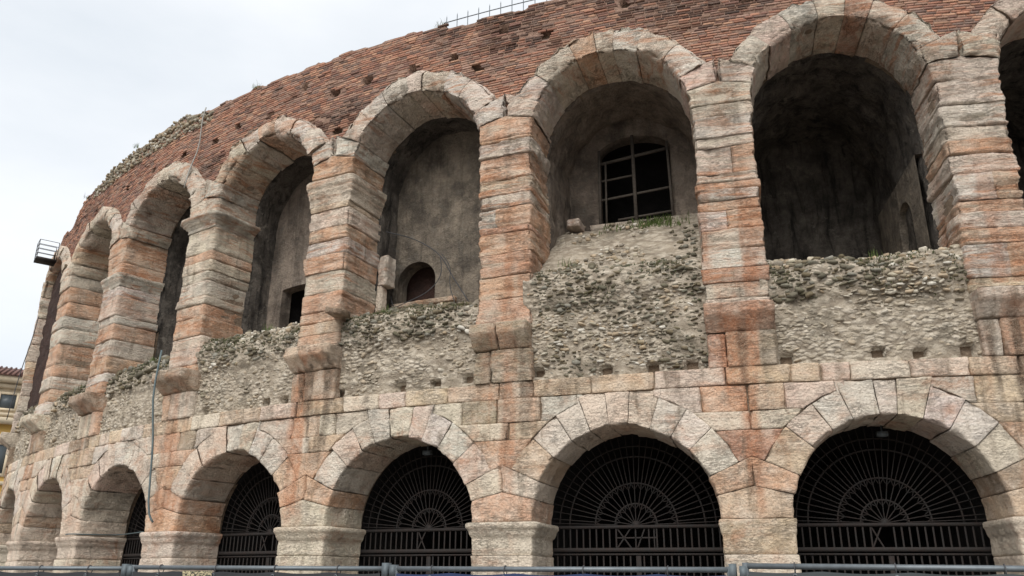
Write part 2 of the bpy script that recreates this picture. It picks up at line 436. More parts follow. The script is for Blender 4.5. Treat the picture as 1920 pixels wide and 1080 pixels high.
def voussoir(parent, c, zc, a0, a1, ri, ro, color, mat, df=0., depth=1.45, outer=.3, gap=.005, **k):
    ga = gap / ri
    def F(U, D, T):
        al = a0 + ga + (a1 - a0 - 2 * ga) * T
        r1 = ro(al) - gap; r = r1 + (ri - r1) * U
        return c + r * np.cos(al), D, zc + r * np.sin(al)
    am = np.array([(a0 + a1) / 2]); th = float(ro(am)[0] - ri)
    return stone('voussoir', parent, F, th, outer, depth, (a1 - a0) * (ri + .35 * th), mat, color, df, **k)

# ------------------------------------------------------------------ levels
ZSP, RI, HP = 2.81, 2.0, .715
ZU, HU = 12.40, .70
A1, A2 = R(13.3), R(24.6)
DEP = 1.5
BAYS = [1, 0, -1, -2, -3, -4, -5, -6, -7]        # bay b spans pier b to pier b+1, centre (b+.5)W
PIERS = [2, 1, 0, -1, -2, -3, -4, -5, -6, -7]
def res(p): return .045 if p >= -2 else (.07 if p >= -4 else .13)

base_w = to_world(-10, 0, 0)
ARENA = empty('amphitheatre', base_w)
tag(ARENA, 'ruined curved Roman amphitheatre with two tiers of stone arches and a brick upper wall', 'amphitheatre')

# ------------------------------------------------------------------ core walls with arched openings
def arch_wall(amap, a0, a1, zbot, ztop, openings, depth, step=.2):
    """amap(a, depth, z)->(s,d,z) ; openings: (centre, halfwidth, zsill, zspring, rise); returns verts, faces"""
    V = []; Fq = []
    def quad(p):
        i = len(V); V.extend(p); Fq.append((i, i + 1, i + 2, i + 3))
    edges = set(np.round(np.arange(a0, a1 + 1e-6, step), 4)) | {round(a1, 4)}
    for (c, h, zs, zp, rise) in openings:
        edges = {e for e in edges if not (c - h - .02 < e < c + h + .02)}
        edges |= {round(c - h * math.cos(k * math.pi / 20), 4) for k in range(21)}
    edges = sorted(e for e in edges if a0 - 1e-6 <= e <= a1 + 1e-6)
    for l, r in zip(edges[:-1], edges[1:]):
        m = (l + r) / 2; op = [o for o in openings if o[0] - o[1] < m < o[0] + o[1]]
        zt = lambda a: ztop(a) if callable(ztop) else ztop
        if op:
            c, h, zs, zp, rise = op[0]
            za = lambda a: zp + rise * math.sqrt(max(0, 1 - ((a - c) / h) ** 2))
            quad([amap(l, 0, za(l)), amap(r, 0, za(r)), amap(r, 0, max(zt(r), za(r))), amap(l, 0, max(zt(l), za(l)))])
            quad([amap(l, 0, za(l)), amap(l, depth, za(l)), amap(r, depth, za(r)), amap(r, 0, za(r))])
            if zs > zbot:
                quad([amap(l, 0, zbot), amap(r, 0, zbot), amap(r, 0, zs), amap(l, 0, zs)])
                quad([amap(l, 0, zs), amap(r, 0, zs), amap(r, depth, zs), amap(l, depth, zs)])
            for e, ed in ((l, c - h), (r, c + h)):
                if abs(e - ed) < 1e-3: quad([amap(e, 0, zs), amap(e, depth, zs), amap(e, depth, za(e)), amap(e, 0, za(e))])
        else:
            zz = np.linspace(zbot, 1, 2)
            quad([amap(l, 0, zbot), amap(r, 0, zbot), amap(r, 0, zt(r)), amap(l, 0, zt(l))])
        quad([amap(l, 0, zt(l)), amap(r, 0, zt(r)), amap(r, depth, zt(r)), amap(l, depth, zt(l))])
    A = np.array(V); return to_world(A[:, 0], A[:, 1], A[:, 2]), [np.array(Fq)]

SMIN, SMAX = -46., 11.5
ops = [((b + .5) * W, RI + .07, 0., ZSP, RI + .07) for b in BAYS]
v, f = arch_wall(lambda a, dp, z: (a, -.07 - dp, z), SMIN, SMAX, 0., 5.9, ops, DEP, .4)
LOW = add_world('lower_arcade_wall', v, f, M_CORE, ARENA, smoothed=False, origin=base_w)
ops = [((b + .5) * W, RI + .07, 7.4, ZU, RI + .07) for b in BAYS]
def crown_top(s): return .42 * smooth(-17.0, -18.6, s) * smooth(-25.6, -24.2, s) * (.8 + .5 * vnoise(s * .8, 4, 4)) 
def z_top(s):
    s = np.asarray(s, float)
    z = 16.62 + .05 * vnoise(s * 1.3, 0, 3) + .05 * np.round(vnoise(s * 2.6, 3, 3) * 1.5) - .20 * smooth(-7.45, -7.3, s) + .75 * crown_top(s)
    z = z - .9 * smooth(-26.3, -29, s) * (1 + .3 * vnoise(s * .9, 2, 2))
    return z - .8 * smooth(-30, -34, s) * (1 + .5 * vnoise(s * 1.7, 5, 1))
v, f = arch_wall(lambda a, dp, z: (a, -.32 - dp, z), SMIN, SMAX, 5.8, lambda a: float(z_top(a)) - .12, ops, DEP - .25, .4)
UPP = add_world('upper_arcade_wall', v, f, M_CORE, ARENA, smoothed=False, origin=base_w)

# ------------------------------------------------------------------ lower arcade stones
JIT = {}
def zj(z0, key):
    """a slightly wavy bed joint"""
    return lambda s, z0=z0, key=key: z0 + .022 * vnoise(np.asarray(s, float) * .55, key * 3.7, 1.3)

def ext_low(al):
    sa = np.abs(np.sin(al)); ca = np.abs(np.cos(al)) + 1e-6
    r = np.where(np.degrees(np.arcsin(np.clip(sa, 0, 1))) > 70.5, (5.55 - ZSP) / sa, 2.70)
    blend = 1 - smooth(math.sin(A2), math.sin(R(42)), sa)
    return np.minimum(r + .02 * blend, W / 2 / ca)

VC_LOW = {0: 'tcwwwcwwc', -1: 'twwcppwww', -2: 'wpgwcpwwp', -3: 'gpppwcwwt', -4: 'cpppwwwgg', -5: 'ccpcwccgg'}
for b in BAYS[1:]:
    c = (b + .5) * W
    bd = [24.6, 42, 58, 71, 84, 96, 109, 122, 138, 155.4]
    bd = [bd[0]] + [q + random.uniform(-2.2, 2.2) if q not in (71, 109) else q for q in bd[1:-1]] + [bd[-1]]
    code = VC_LOW.get(b, 'cwptcwgcw')
    for i in range(9):
        k = 8 - i                                   # code runs left to right
        voussoir(LOW, c, ZSP, R(bd[i]), R(bd[i + 1]), RI + random.uniform(-.02, .03), ext_low, vary(CODE[code[k]]), M_FACE,
                 df=random.uniform(.0, .05), sp=res(b) * .8, amp=.034)

CAPP = {1: .10, 0: .05, -1: .16, -2: .16, -3: .13, -4: .14, -5: .14}
PC = {1: 'tbtoc', 0: 'toott', -1: 'occoo', -2: 'cooov', -3: 'oootc', -4: 'ccccp'}
for p in PIERS[1:]:
    s0 = p * W; sp = res(p); code = PC.get(p, 'cctcc')
    kw = dict(depthL=DEP, depthR=DEP, sp=sp)
    hw = HP
    zz = [0.0, .7, 1.4, 2.12]
    for i in range(3):
        block('pier_block', LOW, s0 - hw - .02, s0 + hw + .02, zj(zz[i], p + i), zj(zz[i + 1], p + i + 1), vary(CODE['tco'[(i + 2) % 3]]), df=.03, amp=.035, **kw)
    cp = CAPP.get(p, .14)
    def capprof(T, z, cp=cp):
        h = np.clip((z - 2.12) / .69, 0, 1)
        return cp * (smooth(.50, .62, h) * .45 + smooth(.62, .72, h) * .15 + smooth(.74, .84, h) * .4) - .3 * cp * smooth(.95, 1., h) - .02 * smooth(.08, .0, h)
    kc = dict(kw); kc['sp'] = min(sp, .035)
    block('impost_capital', LOW, s0 - hw, s0 + hw, zj(2.12, p + 3), ZSP, vary(CODE['c' if p != 0 else 't']), df=.0, amp=.03 if p else .06, prof=capprof, edge=.012, cr=.02, **kc)
    # pentagonal block with roof-shaped top, then the two springers
    ang = lambda t: A1 * t
    sl = lambda t: s0 - (W / 2 - RI * np.cos(ang(t))); sr = lambda t: s0 + (W / 2 - RI * np.cos(ang(t)))
    zt = lambda s: ZSP + np.tan(A1) * (W / 2 - np.abs(s - s0))
    block('springer_block', LOW, sl, sr, ZSP, zt, vary(CODE[code[0]]), df=.03, amp=.035, **kw)
    for sgn in (-1, 1):
        c = s0 + sgn * W / 2
        a0, a1 = (A1, A2) if sgn < 0 else (math.pi - A2, math.pi - A1)
        voussoir(LOW, c, ZSP, a0, a1, RI, lambda al: W / 2 / np.abs(np.cos(al)), vary(CODE[code[1 if sgn < 0 else 2]]), M_FACE, df=random.uniform(.01, .05), sp=sp, amp=.035)
    # wedge block between the two arch rings
    zw0 = ZSP + math.tan(A2) * W / 2
    ex = lambda z: W / 2 - np.sqrt(np.maximum(2.685 ** 2 - (z - ZSP) ** 2, .75 ** 2))
    zt_ = 4.60
    zw1 = 3.93
    wl_ = lambda t: s0 - ex(zw1 + (zt_ - zw1) * t); wr_ = lambda t: s0 + ex(zw1 + (zt_ - zw1) * t)
    block('wedge_block', LOW, wl_, wr_, lambda s: ZSP + np.tan(A2) * (W / 2 - np.abs(s - s0)), zj(zt_, p), vary(CODE[code[3]] if p else RED), df=.02, sp=sp, amp=.03)
    for (za, zb_, ncut, kk) in ((4.60, 5.0, 2, 1), (5.0, 5.55, 4, 2)):
        full = float(ex((za + zb_) / 2))
        cuts = np.linspace(-1, 1, ncut + 1)[1:-1] + np.array([random.uniform(-.18, .18) for _ in range(ncut - 1)])
        cuts = [None] + [s0 + q * full for q in cuts] + [None]
        for i in range(ncut):
            l = (lambda t, za=za, zb_=zb_: s0 - ex(za + (zb_ - za) * t)) if cuts[i] is None else cuts[i]
            r = (lambda t, za=za, zb_=zb_: s0 + ex(za + (zb_ - za) * t)) if cuts[i + 1] is None else cuts[i + 1]
            block('facing_block', LOW, l, r, zj(za, p + 9 * (kk - 1)) if kk > 1 else zj(za, p), zj(zb_, p + 9 * kk), vary(CODE[random.choice('ttcovc' if abs(i - (ncut - 1) / 2) < 1 else 'cpwcg')]),
                  df=random.uniform(-.01, .05), sp=sp, amp=.03)
# continuous flat course under the rubble
s = SMAX - 1; i = 0
while s > -40:
    L = random.uniform(.55, 1.6); near = abs((s - L / 2 + W / 2) % W - W / 2) < .9
    block('facing_block', LOW, s - L, s, zj(5.55, 77), zj(5.94, 78), vary(CODE[random.choice('otbt' if near else 'pwcpct')]), df=random.uniform(-.02, .05),
          sp=res(int(s / W)), amp=.03)
    s -= L; i += 1

# ------------------------------------------------------------------ pilaster blocks and ledges between the tiers
PIL = {0: 'rvr', -1: 'vvv', -2: 'obt', -3: 'tcb', -4: 'cob', 1: 'gbg'}
for p in PIERS[1:]:
    s0 = p * W; code = PIL.get(p, 'cbc'); sp = res(p)
    cut = s0 - (.32 if p != -4 else -.3)
    block('pilaster_block', LOW, s0 - .72, cut, 5.94, 6.70, vary(CODE[code[0]]), df=.05, sp=sp, amp=.03)
    block('pilaster_block', LOW, cut, s0 + .74, 5.94, 6.72, vary(CODE[code[1]]), df=.07, sp=sp, amp=.03)
    pr = {0: .28, 1: .30, -1: .32, -2: .42}.get(p, .46)
    def lp(z, pr=pr):
        h = np.clip((z - 6.7) / .62, 0, 1); return pr * np.clip(h / .62, 0, 1)
    cutl = s0 - .05 if p == -1 else None
    spans = [(s0 - .74, s0 + .74)] if p != -1 else [(s0 - .76, s0 - .08), (s0 - .08, s0 + .70)]
    for a, b_ in spans:
        block('ledge_block', LOW, a, b_, 6.71, 7.32, vary(CODE[code[2]]), df=.05, depthL=.5, depthR=.5, sp=min(sp, .05), amp=.03, dprof=lp, edge=.02)

# ------------------------------------------------------------------ upper piers and arches
UP = {
 1: ([7.32, 7.62, 8.35, 8.72, 9.1, 9.4, 10.05, 10.5, 10.85, 11.2, 11.75, ZU], 't2oco2cocwcw'),
 0: ([7.32, 7.5, 7.86, 8.21, 8.67, 9.15, 9.64, 9.89, 10.13, 10.33, 10.58, 11.29, 11.54, 12.06, ZU], 'pcrwco owoc2cwc'.replace(' ', '')),
 -1: ([7.32, 8.03, 8.61, 9.18, 9.72, 9.92, 10.42, 10.77, 10.92, 11.2, 11.59, 11.86, 12.32, ZU], 'oooorocotoogo'),
 -2: ([7.32, 7.7, 8.06, 8.36, 8.89, 9.48, 9.98, 10.42, 10.81, 11.35, 11.52, 12.30, ZU], 'otoocowoctco'),
 -3: ([7.32, 7.53, 8.06, 8.41, 9.01, 9.4, 9.66, 10.17, 10.47, 10.82, 11.14, 11.92, 12.32, ZU], 'occoo' + 'cwcco' + 'cwc'),
 -4: ([7.32, 7.7, 8.05, 8.6, 9.2, 9.75, 10.05, 10.75, 11.1, 11.55, 11.95, ZU], 'owowowpwwoo'),
 -5: ([7.32, 7.8, 8.3, 8.8, 9.3, 10.1, 10.7, 11.2, 11.8, ZU], 'wowoowwoo'),
 -6: ([7.32, 8.2, 8.9, 9.6, 10.4, 11.2, ZU], 'gggtgg'), -7: ([7.32, 8.2, 8.9, 9.6, 10.4, 11.2, ZU], 'gggtgg'),
}
CAPM = {-1: (11.86, 12.32, .12), -2: (11.52, 12.30, .14), -3: (11.92, 12.32, .30), -4: (11.1, 11.55, .14)}
for p in PIERS[1:]:
    s0 = p * W; sp = res(p)
    zs, code = UP.get(p, UP[-5])
    heavy = {1: .07, 0: .052, -1: .052, -2: .038, -3: .025}.get(p, .028)
    for i in range(len(zs) - 1):
        z0, z1 = zs[i], zs[i + 1]
        dx = random.uniform(-.02, .035) + (.03 if z0 < 8.3 else 0)
        kw = dict(df=.05 + random.uniform(-.03, .04) + (.08 if p <= -6 else 0), depthL=DEP, depthR=DEP, sp=sp, mat=M_PIER, amp=.03, strata=heavy * (.4 if z1 < 8.4 else 1), edge=.022, cr=.05, seed=p + .37, big=.06 if p >= -1 else .03)
        prof = None
        for (c0, c1, cp) in [CAPM[p]] if p in CAPM else []:
            if z0 >= c0 - .01 and z1 <= c1 + .01:
                if p == -1: kw['df'] += .06; dx += .05; kw['strata'] = .05; kw['amp'] = .06
                else:
                    prof = lambda T, z, c0=c0, c1=c1, cp=cp: cp * (smooth(.25, .4, (z - c0) / (c1 - c0)) * .3 + smooth(.45, .55, (z - c0) / (c1 - c0)) * .3 + smooth(.68, .76, (z - c0) / (c1 - c0)) * .4)
                    kw['strata'] = .01; kw['edge'] = .012; kw['cr'] = .02; kw['sp'] = min(sp, .035)
        zb, zt = zj(z0, p * 5 + 40 + i), zj(z1, p * 5 + 41 + i)
        a, b_ = s0 - HU - dx, s0 + HU + dx
        if code[i] == '2' or (p in (0, -1) and i in (5,)):
            m = s0 + random.uniform(-.15, .1)
            c1_, c2_ = ('w', 't') if code[i] == '2' and p == 1 else (('p', 'o') if code[i] == '2' else ('w', code[i]))
            if p == -1: m = s0 - .25
            k1 = dict(kw); k1['depthR'] = .3; k1['cr'] = .02; k1['chips'] = .2; k2 = dict(kw); k2['cr'] = .02; k2['chips'] = .2; k2['depthL'] = .3
            k1['df'] -= .012; block('pier_block', UPP, a, m + .15, zb, zt, vary(CODE[c1_]), **k1); block('pier_block', UPP, m, b_, zb, zt, vary(CODE[c2_]), **k2)
        else:
            block('pier_block', UPP, a, b_, zb, zt, vary(CODE[code[i]]), prof=prof, **kw)
    # springers
    sl = lambda t: s0 - (W / 2 - RI * np.cos(A1 * t)); sr = lambda t: s0 + (W / 2 - RI * np.cos(A1 * t))
    zt = lambda s: ZU + np.tan(A1) * (W / 2 - np.abs(s - s0))
    kw = dict(depthL=DEP, depthR=DEP, sp=sp, mat=M_PIER, strata=.04, seed=p + .37)
    block('springer_block', UPP, sl, sr, ZU, zt, vary(CODE[{0: 'c', -1: 'o', -2: 'o', -4: 'o', 1: 'c'}.get(p, 'c')]), df=.08, amp=.04, **kw)
    for sgn in (-1, 1):
        c = s0 + sgn * W / 2
        a0, a1 = (A1, R(25.6)) if sgn < 0 else (math.pi - R(25.6), math.pi - A1)
        cc = 'p' if (p == 0 and sgn < 0) else random.choice('cwcg')
        voussoir(UPP, c, ZU, a0, a1, RI - .03, lambda al: W / 2 / np.abs(np.cos(al)), vary(CODE[cc]), M_PIER, df=.12, sp=sp, amp=.05, strata=.04, cr=.09, depth=DEP, seed=p + .37, big=.04)

def ext_up(al):
    sa = np.abs(np.sin(al)); ca = np.abs(np.cos(al)) + 1e-6
    return np.minimum(2.68 + .05 * (1 - smooth(math.sin(R(25.6)), math.sin(R(46)), sa)), W / 2 / ca)
VC_UP = {1: 'cpcwcow', 0: 'wpwcrcw', -1: 'wcocwcw', -2: 'cwwccww', -3: 'tcgopww', -4: 'ggccwgw', -5: 'tcccgcw'}
for b in BAYS:
    c = (b + .5) * W; code = VC_UP.get(b, 'ccgtcgc')
    bd = [25.6, 46, 65, 82, 98, 115, 134, 154.4]
    bd = [bd[0]] + [q + random.uniform(-4, 4) for q in bd[1:-1]] + [bd[-1]]
    if b <= -6: ring_mat = M_PIER
    for i in range(7):
        voussoir(UPP, c, ZU, R(bd[i]), R(bd[i + 1]), RI + random.uniform(-.03, .03), ext_up, vary(CODE[code[6 - i]]), M_PIER, df=.14 + random.uniform(-.03, .04),
                 depth=DEP, outer=.35, sp=res(b) * .9, amp=.042, strata=.022, edge=.012, cr=.12, gap=.003, seed=b + .71, big=.03)

# ------------------------------------------------------------------ rubble parapet
BD = -1.5
def prof_std(h=0.):
    return [(-.13, 5.90), (-.12, 6.6), (-.17, 7.15), (-.06, 7.45 + h * .5), (-.08, 7.8 + h), (-.26, 8.10 + h), (-.6, 8.28 + h), (-1.0, 8.38 + h), (-1.5, 8.40 + h), (-2.6, 8.40 + h)]
PROF = {-1: [(-.13, 5.90), (-.08, 6.8), (-.09, 7.6), (-.02, 7.95), (-.03, 8.35), (-.16, 8.56), (-.55, 8.72), (-.8, 8.80)],
        0: [(-.13, 5.90), (-.12, 6.8), (-.16, 7.35), (-.03, 7.65), (-.02, 8.0), (-.12, 8.24), (-.34, 8.36), (-.9, 8.45), (-1.5, 8.45), (-6.2, 8.45)]}
def profile(b): return PROF.get(b, prof_std({-2: -.02, -3: .05, -4: -.1, -5: -.2}.get(b, 0)))
PITS_R = [(-2.98, 6.09), (-1.93, 6.06), (-1.08, 6.06), (-4.60, 6.13), (2.76, 6.14), (4.45, 6.12), (.88, 6.1), (-8.24, 6.08), (-7.27, 6.1), (-6.41, 6.13), (-10.06, 6.08), (-12.62, 6.08), (-11.95, 6.07), (-17.9, 6.1), (-15.1, 6.1), (3.55, 6.1)]
def rub_point(b, sarr, q):
    """q arc parameter along the profile -> (d,z), normal"""
    P = np.array(profile(b)); L = np.concatenate([[0], np.cumsum(np.hypot(*np.diff(P, axis=0).T))])
    d = np.interp(q, L, P[:, 0]); z = np.interp(q, L, P[:, 1])
    e = .04
    td = np.interp(q + e, L, P[:, 0]) - np.interp(q - e, L, P[:, 0]); tz = np.interp(q + e, L, P[:, 1]) - np.interp(q - e, L, P[:, 1])
    n = np.hypot(td, tz) + 1e-9
    lump = .12 * fbm(sarr * .9, q * .9, b * 3.1, 4) * smooth(.4, 1.6, q)
    lump = lump + .20 * fbm(sarr * 2.3, q * 2., b * 1.7, 3) * smooth(1.3, 2.3, q)
    return d + lump * tz / n, z - lump * td / n, tz / n, -td / n, L[-1]

rub_sheets = []
RUBBLE = None
V_all, F_all, off = [], [], 0
for b in BAYS:
    sA, sB = b * W + .5, (b + 1) * W - .5
    stp = .06 if b >= -3 else .15
    ns = int((sB - sA) / stp); Ltot = rub_point(b, np.array([0.]), np.array([0.]))[4]
    nq = int(Ltot / stp)
    S, Q = np.meshgrid(np.linspace(sA, sB, ns), np.linspace(0, Ltot, nq), indexing='xy')
    d, z, nd, nz, _ = rub_point(b, S, Q)
    dd = .05 * fbm(S * 4, z * 4, d * 4, 4) + .06 * fbm(S * 1.5, z * 1.5, d, 2)
    d = d + dd * nd; z = z + dd * nz
    for (ps, pz) in PITS_R:
        m = (np.abs(S - ps) < .13) & (np.abs(z - pz) < .10) & (Q < 1)
        d = np.where(m, d - .35, d)
    V_all.append(to_world(S, d, z).reshape(-1, 3)); F_all.append(gridfaces(nq, ns, off)); off += ns * nq
S, Q = np.meshgrid(np.linspace(-W + .45, -.45, 46), np.linspace(0, 1, 34), indexing='xy')
sd, sz_ = np.interp(Q, [0, .12, .45, .8, .93, 1], [-.5, -.7, -1.6, -2.6, -3.05, -3.5]), np.interp(Q, [0, .12, .45, .8, .93, 1], [8.45, 8.85, 9.75, 10.6, 10.95, 11.05])
sn = .16 * fbm(S * .9, Q * 3, 2., 3) + .07 * fbm(S * 3, Q * 9, 6., 3)
add_world('sloped_sill', to_world(S, sd + .5 * sn, sz_ + .8 * sn).reshape(-1, 3), [gridfaces(34, 46)], M_MORT, ARENA)
SLOPE_FN = lambda q: (float(np.interp(q, [0, .12, .45, .8, .93, 1], [-.5, -.7, -1.6, -2.6, -3.05, -3.5])), float(np.interp(q, [0, .12, .45, .8, .93, 1], [8.45, 8.85, 9.75, 10.6, 10.95, 11.05])))
RUBBLE = add_world('rubble_parapet', np.concatenate(V_all), [np.concatenate(F_all)], M_MORT, ARENA, origin=base_w)

def pebble_shapes(n):
    out = []
    for i in range(n):
        bm = bmesh.new()
        for k in range(18):
            g = RNG.normal(size=3); g /= np.linalg.norm(g)
            if i % 2: g = np.sign(g) * np.abs(g) ** .7
            bm.verts.new(g * RNG.uniform(.82, 1.05))
        bmesh.ops.convex_hull(bm, input=bm.verts); bmesh.ops.triangulate(bm, faces=bm.faces)
        bmesh.ops.recalc_face_normals(bm, faces=bm.faces); bm.verts.index_update()
        v = np.array([q.co[:] for q in bm.verts]); f = np.array([[w.index for w in q.verts] for q in bm.faces]); bm.free()
        out.append((v, f))
    return out
SHAPES = pebble_shapes(14)
SHAPE_ME = []
for v, f in SHAPES:
    me = mk_mesh('rubble_stone', v, [f], False, np.ones((len(v), 4))); me.materials.append(M_RUB); SHAPE_ME.append(me)

cobbles = []     # world pos, basis(3x3), color, size on view
def pebble_color(zrel, b, rnd):
    pal = [(180, 170, 150), (168, 158, 142), (196, 188, 172), (152, 140, 122), (180, 162, 138), (208, 202, 190), (136, 128, 116), (164, 146, 122)]
    c = pal[rnd.integers(len(pal))]
    return np.array(lin(*c)[:3])
for b in BAYS:
    if b < -6: continue
    sA, sB = b * W + .72, (b + 1) * W - .72
    Ltot = rub_point(b, np.array([0.]), np.array([0.]))[4]
    qmax = {-1: 3.4}.get(b, 3.3); qmax = min(qmax, Ltot)
    cell_q = .088 if b >= -3 else .14
    rows = int(qmax / cell_q)
    for r_ in range(rows):
        q0 = (r_ + .5) * cell_q
        upper = q0 > {-1: .0, 0: 1.5}.get(b, 1.4)
        sp0 = random.uniform(.10, .13) * (1.5 if b < -3 else 1)
        s1a = np.arange(sA + random.uniform(0, .1), sB, sp0); s1a = s1a + RNG.uniform(-.04, .04, len(s1a)); qa = q0 + RNG.uniform(-.03, .03, len(s1a))
        da, za, nda, nza, _ = rub_point(b, s1a, qa)
        dens = vnoise(s1a * 1.1, qa * 1.3, b * 5.) * .55 + (1.0 if b == -1 else .96 if upper else .62)
        if b == -1: dens = np.where(qa > 3.2, .16 + .35 * vnoise(s1a * 1.7, qa * 1.9, 3.), dens)
        for s1, q, d, z, nd, nz, dn in zip(s1a, qa, da, za, nda, nza, dens):
            if random.random() > dn: continue
            if any(abs(s1 - ps) < .16 and abs(5.9 + q - pz) < .13 for ps, pz in PITS_R): continue
            big = 1.05 if (upper and b != -1) else .92
            sx = min(.125, random.lognormvariate(math.log(.062), .45)) * big * (1.4 if b < -3 else 1); sz = sx * random.uniform(.26, .60); sy = sx * random.uniform(.5, .95)
            proud = random.uniform(-.6, .0) * sy if not upper else (random.uniform(-.5, .3) if b == -1 else random.uniform(-.35, .4)) * sy
            cobbles.append((b, s1, d + nd * proud, z + nz * proud, sx, sy, sz, nd, nz, q, upper))
for k in range(520):
    q = random.random() ** 1.6 * .95; s_ = random.uniform(-W + .75, -.75)
    if float(vnoise(s_ * 1.6, q * 6, 8.)) < -.05 and q > .15: continue
    d_, z_ = SLOPE_FN(q); sx = random.uniform(.03, .09)
    cobbles.append((-1, s_, d_ + .03, z_ + .02, sx, sx * .7, sx * .5, .55, .83, .9, True))
# crown of rubble on the brick wall, left part
for s_ in np.arange(-26.0, -16.9, .13):
    h = float(crown_top(s_))
    for zz in np.arange(-.40, h, .09):
        for dd in ((-.02, ) if zz < h - .15 else (-.02, -.25, -.5)):
            sx = random.uniform(.06, .12)
            cobbles.append((-9, s_ + random.uniform(-.05, .05), dd - .06 + random.uniform(-.05, .04), 16.55 + zz + random.uniform(-.04, .04), sx, sx * .8, sx * .6, 1., 0., 3., True))
PB_V, PB_F, PB_C, pb_off = [], [], [], 0
camp = np.array([0, 0, 1.6])
vis = []
for i, cdat in enumerate(cobbles):
    b, s1, d, z, sx, sy, sz, nd, nz, q, upper = cdat
    w = to_world(s1, d, z); dist = np.linalg.norm(w - camp)
    vis.append(sx * (sx + sz) / dist ** 2 * (1 if b in (-1, 0, -2) and -40 < s1 < 5 else .3))
order = np.argsort(vis)[::-1]; top300 = set(order[:300].tolist())
for i, (b, s1, d, z, sx, sy, sz, nd, nz, q, upper) in enumerate(cobbles):
    th = heading(s1); w = to_world(s1, d, z)
    tx = np.array([math.cos(th), math.sin(th), 0]); n = np.array([math.sin(th) * nd, -math.cos(th) * nd, nz]); n /= np.linalg.norm(n)
    up = np.cross(tx, n); up = up if up[2] >= 0 else -up
    roll = random.gauss(0, .28); t2 = tx * math.cos(roll) + up * math.sin(roll); u2 = np.cross(n, t2)
    B = np.stack([t2 * sx, n * sy, u2 * sz], 1)
    col = pebble_color(0, b, RNG) * random.uniform(.8, 1.12)
    lich = float(fbm(np.array([s1 * .8]), np.array([q * 1.1]), np.array([b * 2.2 + 7]), 3)[0])
    thr = {-1: .07, 0: .10}.get(b, .06) - (.34 if 1.6 < q < 3.0 and b != 0 else .18 if 1.7 < q < 2.5 else 0)
    if b != -9 and lich > thr and (q > 1.3 or b == -1): col = col * .36 + np.array([.006, .009, 0])
    if b == -9: col = col * np.array([.74, .73, .71])
    if not upper: col = .45 * col + .55 * np.array(lin(184, 172, 154)[:3]) * random.uniform(.8, 1.1)
    k = i % len(SHAPES)
    if i in top300:
        o = add('rubble_stone', SHAPE_ME[k], None, RUBBLE, w, tuple(col) + (1,))
        Rm = Matrix([t2, n, np.cross(t2, n)]).transposed()
        o.rotation_euler = Rm.to_euler(); o.scale = (sx, sy, sz)
    else:
        v, f = SHAPES[k]
        PB_V.append(v @ B.T + w); PB_F.append(f + pb_off); pb_off += len(v)
        PB_C.append(np.tile(np.append(col, 1), (len(v), 1)))
o = add_world('rubble_stones', np.concatenate(PB_V), [np.concatenate(PB_F)], M_RUB, RUBBLE, (1, 1, 1, 1), False, np.concatenate(PB_C), base_w)
tag(o, kind='stuff')

# ------------------------------------------------------------------ brick wall above the arches
PITS_B = [(-8.38, 15.34), (-9.94, 15.37), (-11.12, 15.31), (-13.86, 15.34), (-10.95, 13.99), (-15.35, 15.42), (-7.09, 15.35), (-6.33, 14.84), (-16.43, 15.22),
          (1.89, 14.75), (-4.32, 15.42), (-18.2, 15.3), (-20.3, 15.35), (-22.3, 15.3), (-5.5, 15.9), (-2.2, 15.9), (.9, 15.4), (-12.4, 15.9)]
def low_z(s):
    b = np.floor(np.asarray(s) / W); c = (b + .5) * W; x = np.abs(s - c)
    return np.where(x < 2.5, ZU + np.sqrt(np.maximum(2.5 ** 2 - x ** 2, 0)), ZU + .3)
ns = int((SMAX - SMIN) / .10); S = np.linspace(SMIN, SMAX, ns); nzr = 36
lo = np.maximum(low_z(S), ZU + .5); hi = z_top(S)
T = np.linspace(0, 1, nzr)[:, None]; Sg = np.broadcast_to(S, (nzr, ns)); Z = lo + (hi - lo) * T
Dg = -.10 + .035 * fbm(Sg * .7, Z * .9, 3., 3)
for ps, pz in PITS_B:
    Dg = np.where((np.abs(Sg - ps) < .14 + .05 * vnoise(ps * 3, pz, 1)) & (np.abs(Z - pz) < .12), Dg - .5, Dg)
V = to_world(Sg, Dg, Z).reshape(-1, 3); Fq = gridfaces(nzr, ns)
# top of the wall, running back
V2 = to_world(S, -1.6, hi); V = np.concatenate([V, V2]); a = (nzr - 1) * ns + np.arange(ns - 1); b2 = nzr * ns + np.arange(ns - 1)
Fq = np.concatenate([Fq, np.stack([a, a + 1, b2 + 1, b2], 1)])
BRW = add_world('brick_wall', V, [Fq], M_BMORT, ARENA, origin=base_w)

def brick_shape(o):
    x = [-1, -.92, .92, 1]; base = []
    P = []
    for (ins, dep) in ((0, 0), (0, .55), (.10, 1.0)):
        for (sx_, sz_) in ((-1, -1), (-.3, -1), (.35, -1), (1, -1), (1, 1), (.3, 1), (-.35, 1), (-1, 1)):
            P.append((sx_ * (1 - ins * .35), dep, sz_ * (1 - ins * 1.6)))
    v = np.array(P); v[8:, 0] += RNG.uniform(-.06, .06, 16); v[8:, 2] += RNG.uniform(-.10, .10, 16); v[16:, 1] += RNG.uniform(-.10, .10, 8)
    f = gridfaces(3, 8, 0, True); cap = np.array([[16, 17, 22, 23], [17, 18, 21, 22], [18, 19, 20, 21]])
    return v, np.concatenate([f, cap])
BSH = [brick_shape(i) for i in range(8)]
BME = []
for v, f in BSH:
    me = mk_mesh('brick', v, [f], False, np.ones((24, 4))); me.materials.append(M_BRICK); BME.append(me)
pal = [(160, 116, 96), (148, 106, 88), (168, 124, 102), (142, 106, 92), (160, 128, 110), (122, 92, 82), (176, 138, 114), (152, 124, 110), (112, 94, 86)]
bricks = []
